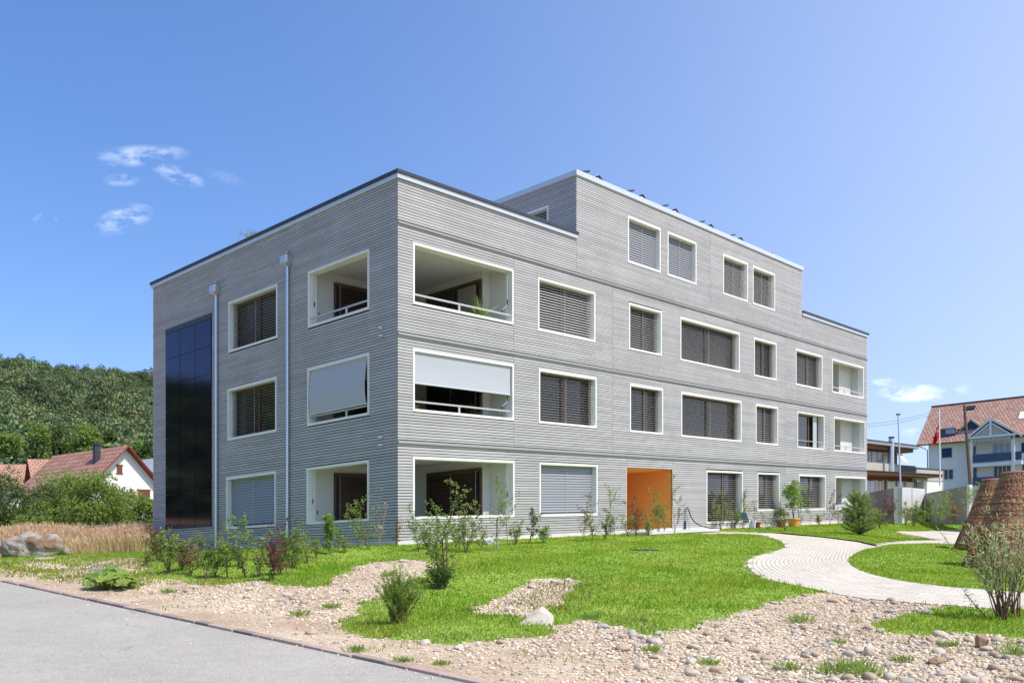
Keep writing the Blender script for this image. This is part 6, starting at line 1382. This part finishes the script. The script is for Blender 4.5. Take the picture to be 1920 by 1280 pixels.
e = empty('deck_chair', gz(17.9, -.55), 'blue and white folding chair leaning by the tall ground-floor window', 'deck chair')
fr_ = lambda a, d, h: (DU[0] * a + DV[0] * d, DU[1] * a + DV[1] * d, h)
for sgn in (0, .34):
    b = MB(fr_); b.tube([(.22, sgn, 0), (-.16, sgn, .66)], .016, 6); b.build('frame', MAT['white'], e, rel=False); b = MB(fr_); b.tube([(-.22, sgn, 0), (.16, sgn, .36)], .016, 6); b.build('frame', MAT['white'], e, rel=False)
mat('cloth_blue', (.25, .33, .50), .8, .2, var=.3, scale=12); b = MB(fr_); b.slab([(.02, .02, .34), (.02, .32, .34), (-.17, .32, .66), (-.17, .02, .66)], (.01, 0, .006)); b.build('backrest', MAT['cloth_blue'], e, rel=False); b = MB(fr_); b.slab([(.02, .02, .30), (.02, .32, .30), (.22, .32, .26), (.22, .02, .26)], (0, 0, .012)); b.build('seat', MAT['cloth_blue'], e, rel=False)
b = MB(FR); b.tube([(14.08, .0, .80), (14.08, -.09, .78), (14.12, -.10, .70), (14.2, -.12, .5), (14.35, -.2, .28), (14.6, -.35, .12), (14.95, -.55, .03), (15.3, -.7, .01)], .020, 7); o = b.build('garden_hose', MAT['rubber']); tag(o, 'black garden hose hanging from a wall tap right of the orange entrance', 'hose')
b = MB(FR); b.tube([(14.08, .02, .84), (14.08, -.12, .84)], .02, 8); b.tube([(14.08, -.09, .86), (14.08, -.09, .9)], .03, 8); b.build('tap', MAT['steel'], BLD)
b = MB(FR); b.tube([(13.93, -.05, .0), (13.93, -.04, .80)], .014, 6); b.box(13.90, 13.96, -.08, -.02, .04, .34); o = b.build('wall_rod', MAT['cap_dark']); tag(o, 'thin dark rod standing by the wall just left of the hose', 'wall_rod')  # dark rod of unknown use standing at the wall
# drain cover in the lawn, slabs and bar at the left
def gbox(name, px0, px1, py, dy, h, m, label, cat, up=.0):
    (x0, y0), (x1, y1) = gp(px0, py), gp(px1, py); L = math.hypot(x1 - x0, y1 - y0); d = ((x1 - x0) / L, (y1 - y0) / L); nn_ = (-d[1], d[0]); z0 = float(terr(x0, y0)); z1 = float(terr(x1, y1)); b = MB()
    b.slab([(x0, y0, z0 - .05), (x1, y1, z1 - .05), (x1 + nn_[0] * dy, y1 + nn_[1] * dy, z1 - .05), (x0 + nn_[0] * dy, y0 + nn_[1] * dy, z0 - .05)], (0, 0, .05 + h + up)); return tag(b.build(name, MAT[m], bevel=.006), label, cat)
gbox('drain_cover', 1198, 1236, 1033, .55, .05, 'cap_dark', 'dark drain cover set in the middle of the lawn', 'drain cover')
gbox('stone_slab', 170, 222, 1033, .4, .07, 'concrete_pale', 'long pale kerb stone lying in the grass before the low wall', 'slab')
gbox('metal_bar', 166, 210, 1071, .07, .06, 'steel', 'thin shiny metal bar lying in the grass above the round-leaved plant', 'metal bar')
gbox('stone_slab', 64, 96, 1049, .3, .05, 'limestone', 'small white flat slab in the grass right below the boulder', 'slab')
gbox('stone_slab', 913, 936, 1020.5, .3, .10, 'concrete_pale', 'small pale slab against the wall foot under the corner loggia', 'slab')
